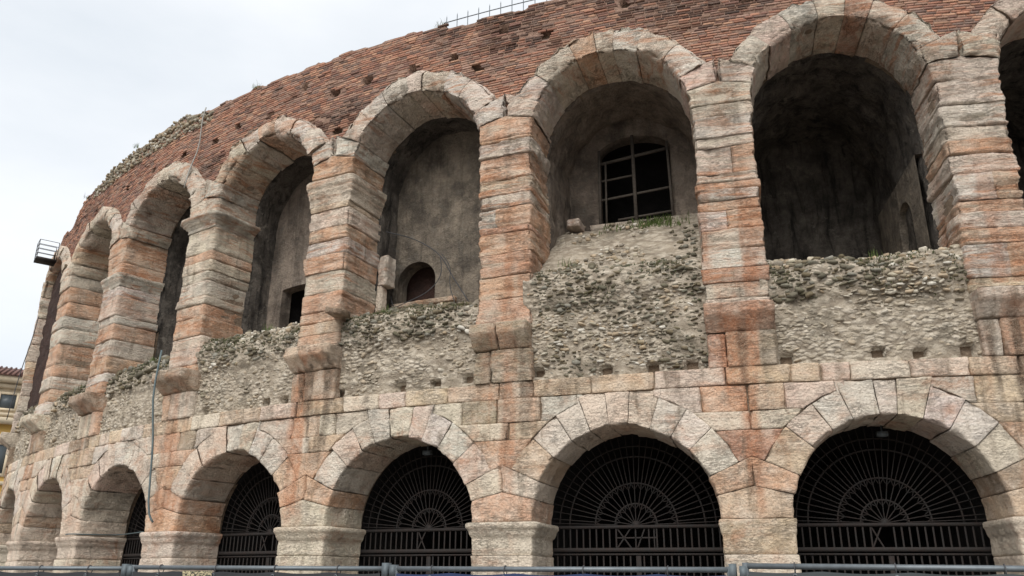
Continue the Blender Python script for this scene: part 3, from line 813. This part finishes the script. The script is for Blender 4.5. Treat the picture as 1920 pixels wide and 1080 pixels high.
row = 0; z = 13.05
while z < 17:
    hrow = random.uniform(.050, .066); s = 9.5 - random.random() * .3
    while s > -34:
        L = random.uniform(.16, .36); sc_ = s - L / 2; zc = z + .015 * float(vnoise(sc_ * .25, 1, 7))
        s -= L + random.uniform(.012, .03)
        bay = math.floor(sc_ / W); c = (bay + .5) * W
        if math.hypot(sc_ - c, zc - ZU) < 2.62 or zc < ZU + .95 or zc > float(z_top(sc_)) - .03 - 1.2 * float(crown_top(sc_)): continue
        if any(abs(sc_ - ps) < .11 + L / 2 - .05 and abs(zc - pz) < .12 for ps, pz in PITS_B): continue
        if random.random() < .02: continue
        bricks.append((sc_, zc, L, hrow))
    z += hrow + .015; row += 1
wv = []
for (sc_, zc, L, h) in bricks:
    w = to_world(sc_, 0, zc); inview = (-7.5 < sc_ < 3.5) and zc < 16.9
    wv.append((L * h / np.linalg.norm(w - camp) ** 2) * (1 if inview and not (sc_ > -4 and zc > 15.6) and not (sc_ > 0 and zc > 14.6) else .1))
top300 = set(np.argsort(wv)[::-1][:300].tolist())
BV, BF, BC, boff = [], [], [], 0
for i, (sc_, zc, L, h) in enumerate(bricks):
    th = heading(sc_); d0 = -.10 + .035 * float(fbm(np.array([sc_ * .7]), np.array([zc * .9]), np.array([3.]), 3)[0]) - .03
    w = to_world(sc_, d0, zc); pro = random.uniform(.038, .054)
    if random.random() < .10: pro = random.choice((.02, .07))
    c = np.array(lin(*random.choice(pal))[:3]) * random.uniform(.8, 1.15)
    n1 = float(fbm(np.array([sc_ * .55]), np.array([zc * .9]), np.array([1.7]), 4)[0])
    soot = smooth(.0, .22, n1 + .32 * smooth(14.4, 16.4, zc) * smooth(-9.5, -6.5, sc_) - .0 - .15 * smooth(-9, -14, sc_))
    if random.random() < .25: soot *= .3
    c = c * (1 - .75 * float(soot)) + np.array([.010, .010, .009]) * float(soot)
    tx = np.array([math.cos(th), math.sin(th), 0]); n = np.array([math.sin(th), -math.cos(th), 0]); up = np.array([0, 0, 1.])
    if i in top300:
        o = add('brick', BME[i % 8], None, BRW, w, tuple(c) + (1,))
        o.rotation_euler = Matrix([tx, -n, up]).transposed().to_euler(); o.scale = (L / 2, -pro, h / 2)
    else:
        v, f = BSH[i % 8]
        B = np.stack([tx * L / 2, n * pro, up * h / 2], 1)
        BV.append(v @ B.T + w); BF.append(f + boff); boff += 24; BC.append(np.tile(np.append(c, 1), (24, 1)))
o = add_world('brick_courses', np.concatenate(BV), [np.concatenate(BF)], M_BRICK, BRW, (1, 1, 1, 1), False, np.concatenate(BC), base_w)
tag(o, kind='stuff')

# ------------------------------------------------------------------ vaults behind the openings
def lining(name, c, r, zc, zf, d0, d1, mat, amp=.05, step=.16, parent=None, back=True):
    h = zc - zf; pts = []
    nside = max(2, int(h / step)); narc = max(8, int(math.pi * r / step))
    for k in range(nside): pts.append((c - r, zf + h * k / nside))
    for k in range(narc + 1):
        a = math.pi - math.pi * k / narc; pts.append((c + r * math.cos(a), zc + r * math.sin(a)))
    for k in range(1, nside + 1): pts.append((c + r, zc - h * k / nside))
    P = np.array(pts); nd = max(2, int(abs(d1 - d0) / step)); Dv = np.linspace(d0, d1, nd)
    S = np.broadcast_to(P[:, 0], (nd, len(P))); Z = np.broadcast_to(P[:, 1], (nd, len(P))); D = np.broadcast_to(Dv[:, None], S.shape)
    n = fbm(S * 2.2, D * 2.2, Z * 2.2, 4) * amp * 2
    cx, cz = c, np.minimum(Z, zc)
    rx, rz = S - cx, Z - cz; q = np.hypot(rx, rz) + 1e-6
    S = S + rx / q * n; Z = Z + rz / q * n
    fl = 1.25; S = np.concatenate([(c + (S[:1] - c) * fl), S]); Z = np.concatenate([np.where(Z[:1] > zc, zc + (Z[:1] - zc) * fl, Z[:1]), Z]); D = np.concatenate([D[:1], D]); nd += 1
    V = to_world(S, D, Z).reshape(-1, 3); F = [gridfaces(nd, len(P))]
    if back: F.append(((nd - 1) * len(P) + np.arange(len(P)))[None])
    return add_world(name, V, F, mat, parent or ARENA, smoothed=True)
def back_wall(c, r, zc, zf, d, mat, openings, depth, amp=.04):
    v, f = arch_wall(lambda a, dp, z: (a, d - dp, z), c - r - .1, c + r + .1, zf, zc + r + .1, openings, depth, .2)
    return add_world('vault_back_wall', v, f, mat, ARENA, smoothed=False)
def void_box(c, hw, z0, z1, d0, d1, mat):
    s_ = [c - hw, c + hw]; V = [to_world(a, dd, zz) for dd in (d0, d1) for zz in (z0, z1) for a in s_]
    F = np.array([[4, 5, 7, 6], [0, 4, 6, 2], [1, 3, 7, 5], [2, 6, 7, 3], [0, 1, 5, 4]])
    return add_world('recess', np.array(V), [F], mat, ARENA, smoothed=False)

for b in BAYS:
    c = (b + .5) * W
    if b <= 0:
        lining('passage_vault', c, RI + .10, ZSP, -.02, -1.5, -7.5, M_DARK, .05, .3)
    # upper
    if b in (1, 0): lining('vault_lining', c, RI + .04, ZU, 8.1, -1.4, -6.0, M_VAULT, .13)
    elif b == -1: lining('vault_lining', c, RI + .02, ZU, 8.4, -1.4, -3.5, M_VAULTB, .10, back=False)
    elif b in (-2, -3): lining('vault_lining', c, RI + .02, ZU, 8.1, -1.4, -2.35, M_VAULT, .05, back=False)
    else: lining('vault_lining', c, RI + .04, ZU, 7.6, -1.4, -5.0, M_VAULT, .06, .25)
# bay with the barred window
cB = -.5 * W
WC, WHW, WZ0, WZS, WR = -2.64, 1.10, 11.05, 13.34, .50
back_wall(cB, RI, ZU, 8.4, -3.4, M_VAULTB, [(WC, WHW + .02, WZ0, WZS, WR)], .45)
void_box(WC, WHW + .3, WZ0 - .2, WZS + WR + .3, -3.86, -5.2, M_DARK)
block('sill_block', UPP, WC - WHW - .25, WC + WHW + .9, WZ0 - .14, WZ0, vary(GREY), df=-3.12, depthL=.3, depthR=.3, sp=.08)
block('bracket_block', UPP, -4.52, -4.12, 10.75, 10.98, vary(GREY), df=-2.35, depthL=.6, depthR=.6, sp=.05, amp=.02)
S, Z = np.meshgrid(np.linspace(-6 * W + .6, -5 * W - .6, 30), np.linspace(7.6, 14.2, 60), indexing='xy')
add_world('brick_infill', to_world(S, -.25 + .10 * fbm(S * 2, Z * 4, 3., 4), Z).reshape(-1, 3), [gridfaces(60, 30)], M_RED, ARENA)
# niche bay
cC = -1.5 * W
back_wall(cC, RI, ZU, 8.1, -2.3, M_PLAST, [(-9.35, .68, 9.05, 9.75, .62), ], .5)
void_box(-9.35, .8, 9.0, 10.55, -2.75, -3.0, M_RED)
block('sill_block', UPP, -10.1, -7.9, 8.95, 9.1, vary(BROWN), df=-2.12, depthL=.2, depthR=.2, sp=.08)
block('bracket_block', UPP, -10.12, -9.78, 9.45, 10.35, vary(GREY), df=-1.42, depthL=.4, depthR=.4, sp=.05, amp=.05)
block('jamb_block', UPP, -10.14, -9.95, 8.2, 9.45, vary(GREY), df=-1.40, depthL=.3, depthR=.3, sp=.08)
# doorway bay
back_wall(-2.5 * W, RI, ZU, 8.1, -2.3, M_VAULTB, [(-14.0, .95, 8.1, 10.35, .06)], .4)
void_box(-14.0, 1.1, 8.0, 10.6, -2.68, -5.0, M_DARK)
# side niche of the deep bay
v, f = arch_wall(lambda a, dp, z: (4.60 + dp, -a, z), 1.55, 5.2, 8.3, 11.4, [(3.0, .55, 9.25, 10.2, .55)], .3, .2)
add_world('side_wall', v, f, M_PLAST, ARENA, smoothed=False)
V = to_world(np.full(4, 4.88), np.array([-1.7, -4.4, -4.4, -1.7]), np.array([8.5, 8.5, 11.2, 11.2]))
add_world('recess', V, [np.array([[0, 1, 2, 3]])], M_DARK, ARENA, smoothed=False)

# loose beam stub on the parapet ledge
th = heading(-10.08)
o = add('stone_stub', MB().box((0, 0, 0), (.42, .75, .17)).mesh('stone_stub'), M_FACE, None, to_world(-10.0, .32, 8.13), BROWN)
o.rotation_euler = (.12, .06, th + .35)
tag(o, 'short brown stone stub jutting from the foot of an upper pier', 'stone block')

# ------------------------------------------------------------------ window grille
g = empty('window_grille', to_world(WC, -3.30, WZ0), heading(WC))
tag(g, 'dark barred window grille with grey wooden posts in an arched recess above a grassy slope', 'window')
def bar(root, x0, z0, x1, z1, w, dp, mat, nm, y=0.):
    L = math.hypot(x1 - x0, z1 - z0)
    add_local(nm, MB().box((0, 0, 0), (w, dp, L)).mesh(nm), mat, root, ((x0 + x1) / 2, y, (z0 + z1) / 2), (0, math.atan2(x1 - x0, z1 - z0), 0))
bar(g, .02, 0, 0, 2.76, .09, .07, M_WOOD, 'post'); bar(g, -1.0, 0, -.98, 2.4, .07, .06, M_WOOD, 'post'); bar(g, -.82, 0.05, -.80, 2.0, .05, .05, M_WOOD, 'post'); bar(g, 1.04, 0, .98, 2.4, .07, .06, M_WOOD, 'post')
bar(g, -1.05, .82, 1.04, .98, .06, .05, M_WOOD, 'rail', .05); bar(g, -1.05, 1.42, .05, 1.5, .05, .05, M_WOOD, 'rail', .05); bar(g, -1.0, 1.98, 1.04, 2.22, .08, .06, M_WOOD, 'rail', .05); bar(g, -.5, .16, 1.0, .24, .05, .05, M_WOOD, 'rail', .05)

# ------------------------------------------------------------------ iron gates
def make_gate(b, label, xpanel):
    c = (b + .5) * W; root = empty('iron_gate', to_world(c, -1.62, 0), heading(c))
    tag(root, label, 'gate', 'iron gates in the lower arches')
    zc = 2.80; r_out = 2.04
    unit = MB().box((0, 0, 0), (1, 1, 1)).mesh('bar'); unit.materials.append(M_IRON)
    rail = lambda z, h, dp, y=0: add_local('rail', unit, None, root, (0, y, z), (0, 0, 0), (2 * 2.05, dp, h))
    rail(zc - .03, .07, .07); rail(2.27, .085, .07); rail(2.17, .04, .06); rail(.25, .08, .07)
    n = 26
    for k in range(n + 1):
        x = -2.0 + 4.0 * k / n
        if abs(x) < .06: continue
        add_local('bar', unit, None, root, (x, 0, 1.22), (0, 0, 0), (.034, .022, 1.9))
        if not (xpanel == 2 and abs(x) < .46) and not (xpanel == 1 and -.30 < x < -.05): add_local('bar', unit, None, root, (x, 0, 2.53), (0, 0, 0), (.034, .022, .46))
    add_local('mullion', unit, None, root, (.03, .01, 1.2), (0, 0, 0), (.11, .05, 1.94))
    def seg(x0, z0, x1, z1, w=.03, nm='brace'):
        L = math.hypot(x1 - x0, z1 - z0)
        add_local(nm, unit, None, root, ((x0 + x1) / 2, .012, (z0 + z1) / 2), (0, math.atan2(x1 - x0, z1 - z0), 0), (w, .02, L))
    if xpanel == 2:
        seg(-.45, 2.75, -.12, 2.3); seg(-.12, 2.75, -.45, 2.3); seg(.02, 2.32, .2, 2.75); seg(-.02, 2.75, -.02, 2.3); seg(-.46, 2.53, .46, 2.53); seg(.28, 2.75, .28, 2.3); seg(.40, 2.75, .40, 2.3); seg(-.47, 2.75, -.47, 2.3)
    else:
        seg(-.30, 2.75, -.08, 2.3); seg(-.08, 2.75, -.30, 2.3)
    for (rr, w) in ((.48, .022), (.94, .022), (1.55, .022), (1.79, .018)):
        pth = [(rr * math.cos(math.pi * k / 40), 0.02, zc + rr * math.sin(math.pi * k / 40)) for k in range(41)]
        add_local('ring', MB().tube(pth, w, 6).mesh('ring', True), M_IRON, root)
    for k in range(37):
        a = math.pi * (k + (.4 if k == 0 else -.4 if k == 36 else 0)) / 36
        r0 = .06 if k % 4 == 2 else (.48 if k % 2 == 0 else .94)
        if k % 2 == 1: r0 = .94
        L = r_out - r0
        add_local('radial_bar', unit, None, root, (math.cos(a) * (r0 + L / 2), 0, zc + math.sin(a) * (r0 + L / 2)), (0, math.pi / 2 - a, 0), (.019, .018, L))
    vm = MB().box((-.028, 0, 0), (.016, .016, .13), Matrix.Rotation(.45, 3, 'Y')).box((.028, 0, 0), (.016, .016, .13), Matrix.Rotation(-.45, 3, 'Y')).mesh('arrowhead'); vm.materials.append(M_IRON)
    for rr, ks in ((.42, [k for k in range(0, 37, 4)]), (.87, [k for k in range(1, 37, 2)])):
        for k in ks:
            a = math.pi * min(max(k, .8), 35.2) / 36
            add_local('arrowhead', vm, None, root, (rr * math.cos(a), .01, zc + rr * math.sin(a)), (0, math.pi / 2 - a, 0))
    hub = MB().tube([(0, -.02, zc + .01), (0, .04, zc + .01)], .09, 12).mesh('hub'); add_local('hub', hub, M_IRON, root)
make_gate(0, 'dark iron fan gate with small crossed brace, lone gate right of the wide brace panel', 1)
make_gate(-1, 'dark iron fan gate with a wide crossed brace panel under its hub', 2)
make_gate(-2, 'dark iron fan gate between two piers with well kept moulded capitals', 1)
make_gate(-3, 'dark iron fan gate half hidden behind a pier, right of the hanging blue pipe', 1)
make_gate(-4, 'dark iron gate mostly hidden behind the pier that carries the blue pipe', 1)

# ------------------------------------------------------------------ pipes, cables, railings
def tube_thing(name, pts, r, mat, label, cat, n=6, smoothed=True):
    P = [Vector(p) for p in pts]; c = P[-1].copy()
    me = MB().tube([p - c for p in P], r, n).mesh(name, smoothed)
    return tag(add(name, me, mat, None, c), label, cat)
def curve3(ctrl, n=14):
    C = np.array(ctrl, float); t = np.linspace(0, len(C) - 1, n); out = []
    for q in t:
        i = min(int(q), len(C) - 2); u = q - i
        p0, p1, p2, p3 = C[max(i-1, 0)], C[i], C[i+1], C[min(i+2, len(C)-1)]
        out.append(.5 * ((2*p1) + (-p0+p2)*u + (2*p0-5*p1+4*p2-p3)*u*u + (-p0+3*p1-3*p2+p3)*u**3))
    return to_world(*np.array(out).T)
tube_thing('drain_pipe', curve3([(-16.62, .55, 7.95), (-16.58, .62, 6.6), (-16.55, .42, 5.2), (-16.53, .28, 3.5), (-16.40, .15, 3.05)], 12), .029, M_PIPE,
           'long blue grey pipe hanging down the facade past a ledge', 'pipe', 8)
tube_thing('lightning_cable', curve3([(-17.15, .0, 16.72), (-17.16, .06, 16.2), (-17.2, .02, 15.2), (-17.22, .2, 14.3), (-17.25, .28, 13.6)], 10), .022, M_CABLEL,
           'pale cable running from the wall top down to an upper arch crown', 'cable', 5)
tube_thing('hanging_cable', curve3([(-10.0, -1.55, 11.15), (-9.2, -1.9, 10.9), (-8.4, -2.0, 10.35), (-7.9, -2.0, 9.6), (-7.3, -1.9, 8.75)], 16), .015, M_CABLE,
           'dark cable slung diagonally across a plastered upper arch', 'cable', 5)
tube_thing('hanging_cable', curve3([(-8.35, -2.0, 10.3), (-8.3, -1.98, 9.7), (-8.7, -1.95, 9.25), (-9.5, -1.95, 9.0), (-9.85, -1.95, 8.95), (-10.0, -1.95, 9.3)], 20), .013, M_CABLE,
           'grey looped cable drooping in front of the small red niche', 'cable', 5)
tube_thing('hanging_cable', curve3([(-8.3, -2.0, 10.35), (-8.0, -1.98, 9.9), (-7.95, -1.95, 9.3), (-7.7, -1.95, 8.6)], 14), .012, M_CABLE,
           'thin cable dropping steeply beside the grey cable loop', 'cable', 5)
tube_thing('arch_cable', curve3([(-21.6, .12, 2.86), (-21.05, .17, 2.86), (-20.95, -.6, 2.87), (-20.9, -1.3, 2.9), (-19.5, -1.35, 2.95)], 12), .02, M_PIPE,
           'blue cable laid on a capital moulding below a left hand arch', 'cable', 5)
tube_thing('side_wire', curve3([(-31.2, .10, 12.3), (-30.9, .22, 11.0), (-30.6, .4, 9.6), (-30.4, .55, 7.6)], 8), .018, M_CABLE,
           'thin dark wire hanging off the far edge of the ruin', 'cable', 5)
# lamp fittings under two arch crowns
for c_, lab in ((2.83, 'small floodlight fixed under the crown of the gate arch beside the red wedge stone'), (-8.05, 'small floodlight fixed under the crown of the arch with moulded capitals')):
    r_ = empty('floodlight', to_world(c_, -1.25, 4.62), heading(c_)); tag(r_, lab, 'lamp')
    add_local('housing', MB().box((0, 0, 0), (.22, .14, .10)).mesh('housing'), M_CLAMP, r_); add_local('glass', MB().box((0, 0, -.055), (.18, .10, .012)).mesh('glass'), M_GALV, r_)
    add_local('bracket', MB().box((0, .0, .10), (.03, .03, .16)).mesh('bracket'), M_CLAMP, r_)
# railing on the wall top
ra = empty('roof_railing', to_world(-7.5, -.9, 16.5)); tag(ra, 'thin pale railing with pointed posts along the top of the brick wall', 'railing')
rw = np.array(to_world(-7.5, -.9, 16.5))
for zz in (17.34, 16.9):
    pts = [Vector(to_world(q, -.9, zz) - rw) for q in np.linspace(-7.9, 1., 12)]
    add_local('rail', MB().tube(pts, .016, 5).mesh('rail', True), M_GALV, ra)
pm = MB().tube([(0, 0, 0), (0, 0, 1.02)], .013, 5).tube([(0, 0, 1.02), (0, 0, 1.08)], .004, 5).mesh('post'); pm.materials.append(M_GALV)
for q in np.arange(-7.8, 1., .36): add_local('post', pm, None, ra, Vector(to_world(q, -.9, 16.5) - rw))
# metal platform on the far edge
pf = empty('metal_platform', to_world(-28.8, .62, 14.0), heading(-28.8)); pf.scale = (.75, .75, .8); tag(pf, 'dark metal inspection platform with railings sticking out from the ruin edge', 'platform')
add_local('deck', MB().box((0, 0, 0), (.9, 1.0, .12)).mesh('deck'), M_IRON, pf)
for x in (-.43, .43):
    for y in (-.48, .48): add_local('post', MB().tube([(x, y, 0), (x, y, 1.0)], .02, 6).mesh('post'), M_IRON, pf)
for zz in (.28, .52, .76, 1.0):
    for x in (-.43, .43): add_local('rail', MB().tube([(x, -.48, zz), (x, .48, zz)], .015, 5).mesh('rail'), M_IRON, pf)
    add_local('rail', MB().tube([(-.43, -.48, zz), (.43, -.48, zz)], .015, 5).mesh('rail'), M_IRON, pf)

# ------------------------------------------------------------------ plants
def blades(name, spots, mat, label, cat, hmin, hmax, w):
    V = []; F = []
    for (s_, d_, z_) in spots:
        base = np.array(to_world(s_, d_, z_)); h = random.uniform(hmin, hmax); a = random.uniform(0, 6.28); lean = random.uniform(.1, .7) * h
        dx = np.array([math.cos(a), math.sin(a), 0]); sd = np.array([-dx[1], dx[0], 0]) * w
        i = len(V); V += [base - sd, base + sd, base + dx * lean * .4 + sd * .7 + [0, 0, h * .6], base + dx * lean * .4 - sd * .7 + [0, 0, h * .6], base + dx * lean + [0, 0, h]]
        F.append(([i, i+1, i+2, i+3], [i+3, i+2, i+4]))
    o = add_world(name, np.array(V), [np.array([f[0] for f in F]), np.array([f[1] for f in F])], mat, None, smoothed=False)
    return tag(o, label, cat, kind='stuff')
sp_ = []
for k in range(520):
    s_ = random.gauss(-2.0, .32) if k % 3 else random.uniform(-3.6, -1.0); q = random.uniform(0, 1)
    d_ = -2.35 - .75 * q; z_ = np.interp(-d_, [1.5, 2.4, 3.05, 3.5], [9.72, 10.45, 10.95, 11.05])
    sp_.append((s_, d_, z_ - .03))
blades('grass_tuft', sp_, M_GRASS, 'green grass growing on the slope below the barred window', 'grass', .05, .22, .012)
sp_ = []
for b in (-1, 0, -2, -3, -4, -5):
    for k in range(1500):
        s_ = random.uniform(b * W + .7, (b + 1) * W - .7); q = random.gauss(2.3 if b else 2.35, .35)
        if float(vnoise(s_ * 1.3, q * 2, b * 4.4)) < .12: continue
        d, z, nd, nz, _ = rub_point(b, np.array([s_]), np.array([q])); sp_.append((s_, float(d[0]) + .03, float(z[0]) + .01))
blades('moss', sp_, M_MOSS, 'dark green moss creeping over the top of the rubble', 'moss', .02, .06, .012)

sp_ = []
for s0_, d0_, z0_ in ((-14.6, -.05, 16.62), (-22.0, .0, 16.9), (-7.6, -.1, 16.6), (-26.6, .05, 16.3), (-10.9, -.2, 13.8), (-3.9, -.3, 8.8), (-9.0, -.4, 8.25), (-13.2, -.4, 8.3), (3.0, -.3, 8.35), (-18.5, -.3, 8.1), (-23.6, -.2, 7.9), (-24.2, -.2, 7.9)):
    for k in range(26): sp_.append((s0_ + random.gauss(0, .09), d0_ + random.gauss(0, .05), z0_ - .03))
blades('wall_weeds', sp_, M_GRASS, 'small dry weeds sprouting from joints along the wall tops', 'weeds', .06, .26, .006)

# ------------------------------------------------------------------ barrier panels in front
L_P, ANG = 2.54, R(21.5)
P1 = Vector((-.897, 6.5, 0)); DIR = Vector((math.cos(ANG), -math.sin(ANG), 0))
PAN = [(-2, 1.672, 1.674, M_BLACK, 'barrier panel with a plain black banner beside the yellow building'), (-1, 1.682, 1.676, M_BLACK, 'barrier panel with black banner bearing a small scrollwork print'),
       (0, 1.676, 1.674, M_NAVY, 'barrier panel with a navy blue banner'), (1, 1.698, 1.676, M_GREY, 'barrier panel with a grey banner tied with black zip ties')]
for k, z0, z1, bm_, lab in PAN:
    base = P1 + DIR * (k * L_P); r_ = empty('barrier_panel', base, -ANG); tag(r_, lab, 'barrier', 'barrier panels along the piazza')
    a, b_ = .05, L_P - .05
    add_local('top_rail', MB().tube([(a, 0, z0), (b_, 0, z1)], .018, 10).mesh('top_rail', True), M_GALV, r_)
    add_local('bottom_rail', MB().tube([(a, 0, .15), (b_, 0, .15)], .021, 8).mesh('bottom_rail', True), M_GALV, r_)
    for x, zz in ((a, z0), (b_, z1)): add_local('post', MB().tube([(x, 0, .02), (x, 0, zz + .02)], .021, 8).mesh('post', True), M_GALV, r_)
    nx, nz_ = 60, 8
    X, Zr = np.meshgrid(np.linspace(a + .02, b_ - .02, nx), np.linspace(0, 1, nz_), indexing='xy')
    zt_ = z0 + (z1 - z0) * X / L_P - .028 - .012 * np.abs(np.sin(X * 6.2)) ; Zb = .2 + (zt_ - .2) * Zr
    Yb = -.024 - .012 * np.sin(X * 9 + k) * (.3 + .7 * (1 - Zr)) - .006 * np.sin(X * 23)
    me = mk_mesh('banner', np.stack([X, Yb, Zb], -1).reshape(-1, 3), [gridfaces(nz_, nx)]); add_local('banner', me, bm_, r_)
    for x in np.arange(.35, L_P - .1, .58):
        zr = z0 + (z1 - z0) * x / L_P
        pts = [(x, .03 * math.sin(q), zr - .012 + .036 * math.cos(q)) for q in np.linspace(0, 2 * math.pi, 11)]
        add_local('zip_tie', MB().tube(pts, .004, 5).mesh('zip_tie', True), M_CABLE, r_)
        pts = [(x + .012 * math.cos(q), -.04, zr - .058 + .012 * math.sin(q)) for q in np.linspace(0, 2 * math.pi, 11)]
        add_local('eyelet', MB().tube(pts, .004, 5).mesh('eyelet', True), M_GALV, r_)
    for zz in (1.55, .45): add_local('clamp', MB().box((L_P - .0, 0, zz), (.15, .075, .06)).mesh('clamp'), M_CLAMP, r_)
    for dx, hh in ((-.03, .055), (.035, .042)): add_local('clamp_plate', MB().box((L_P + dx, -.005, max(z0, z1) - .02), (.042, .07, hh * 2)).mesh('clamp_plate'), M_CLAMP, r_)
    add_local('foot', MB().box((L_P, 0, .06), (.24, .7, .12)).mesh('foot'), M_GREY, r_)
    if k == -1:
        t = NT('scrollwork_print', .7); c = t.mix(t.ramp(t.noise(38, 3, .6, None, 2.5), .48, .52), lin(54, 56, 50), lin(176, 164, 132)); t.finish(c)
        px = np.linspace(.62, .92, 8); pv = [(x, -.046, zz) for zz in (1.3, 1.655) for x in px]
        add_local('printed_patch', mk_mesh('printed_patch', np.array(pv), [gridfaces(2, 8)]), t.m, r_)

# ------------------------------------------------------------------ ground and the yellow building
gv = np.array([[-400, -200, 0], [400, -200, 0], [400, 600, 0], [-400, 600, 0]], float)
tag(add_world('piazza_ground', gv, [np.array([[0, 1, 2, 3]])], M_PAVE, None, smoothed=False, origin=(0, 0, 0)), kind='structure')

BL = empty('town_building', (-52., 66., 0), R(28)); tag(BL, 'ochre yellow town building with tiled roof and cream cornices behind the ruin', 'building')
BW, BDp, BH = 34., 14., 18.
add_local('wall', MB().box((0, BDp / 2, 7.0), (BW, BDp, 14.0)).mesh('wall'), M_YEL, BL)
add_local('attic_wall', MB().box((0, BDp / 2, 15.8), (BW, BDp, 3.6)).mesh('attic_wall'), M_CRM, BL)
for zz, dp, h in ((14.2, .7, .5), (17.75, .9, .5), (14.75, .35, .25), (9.0, .25, .3), (17.2, .45, .3)):
    add_local('cornice', MB().box((0, BDp / 2, zz), (BW + dp * 2, BDp + dp * 2, h)).mesh('cornice'), M_CRM, BL)
rb = MB(); x0, x1, y0, y1, ze, zr = -BW/2 - 1.1, BW/2 + 1.1, -1.1, BDp + 1.1, 18.02, 20.3
rb._add([(x0, y0, ze), (x1, y0, ze), (x1, y1, ze), (x0, y1, ze), (x0 + 6, BDp / 2, zr), (x1 - 6, BDp / 2, zr)], [(0, 1, 5, 4), (2, 3, 4, 5), (1, 2, 5), (3, 0, 4), (3, 2, 1, 0)])
roof = add_local('roof', rb.mesh('roof'), M_ROOF, BL)
tm = MB(); nrow = 90
for i in range(nrow):
    x = x0 + .2 + (x1 - x0 - .4) * i / (nrow - 1); k = min(1, min(x - x0, x1 - x) / 6)
    tm.tube([(x, y0 - .05, ze + .05), (x, y0 + (BDp / 2 - y0) * k, ze + .05 + (zr - ze) * k)], .10, 6)
o = add_local('roof_tile_rows', tm.mesh('roof_tile_rows', True), M_ROOF, roof)
for x in np.arange(-16.2, 16, 3.2):
    w_ = add_local('attic_window', MB().box((x, -.02, 15.9), (1.2, .12, 1.2)).mesh('attic_window'), M_GLASS, BL)
    for (cx, cz, sx_, sz_) in ((x - .7, 15.9, .2, 1.6), (x + .7, 15.9, .2, 1.6), (x, 16.6, 1.2, .2), (x, 15.2, 1.2, .2)):
        add_local('frame', MB().box((cx, -.06, cz), (sx_, .2, sz_)).mesh('frame'), M_CRM, w_)
    for zz in (11.0, 6.5):
        w_ = add_local('window', MB().box((x, -.02, zz), (1.4, .12, 2.4)).mesh('window'), M_GLASS, BL)
        for (cx, cz, sx_, sz_) in ((x - .82, zz, .25, 2.9), (x + .82, zz, .25, 2.9), (x, zz + 1.35, 1.4, .3), (x, zz - 1.32, 1.4, .24)):
            add_local('frame', MB().box((cx, -.06, cz), (sx_, .2, sz_)).mesh('frame'), M_CRM, w_)
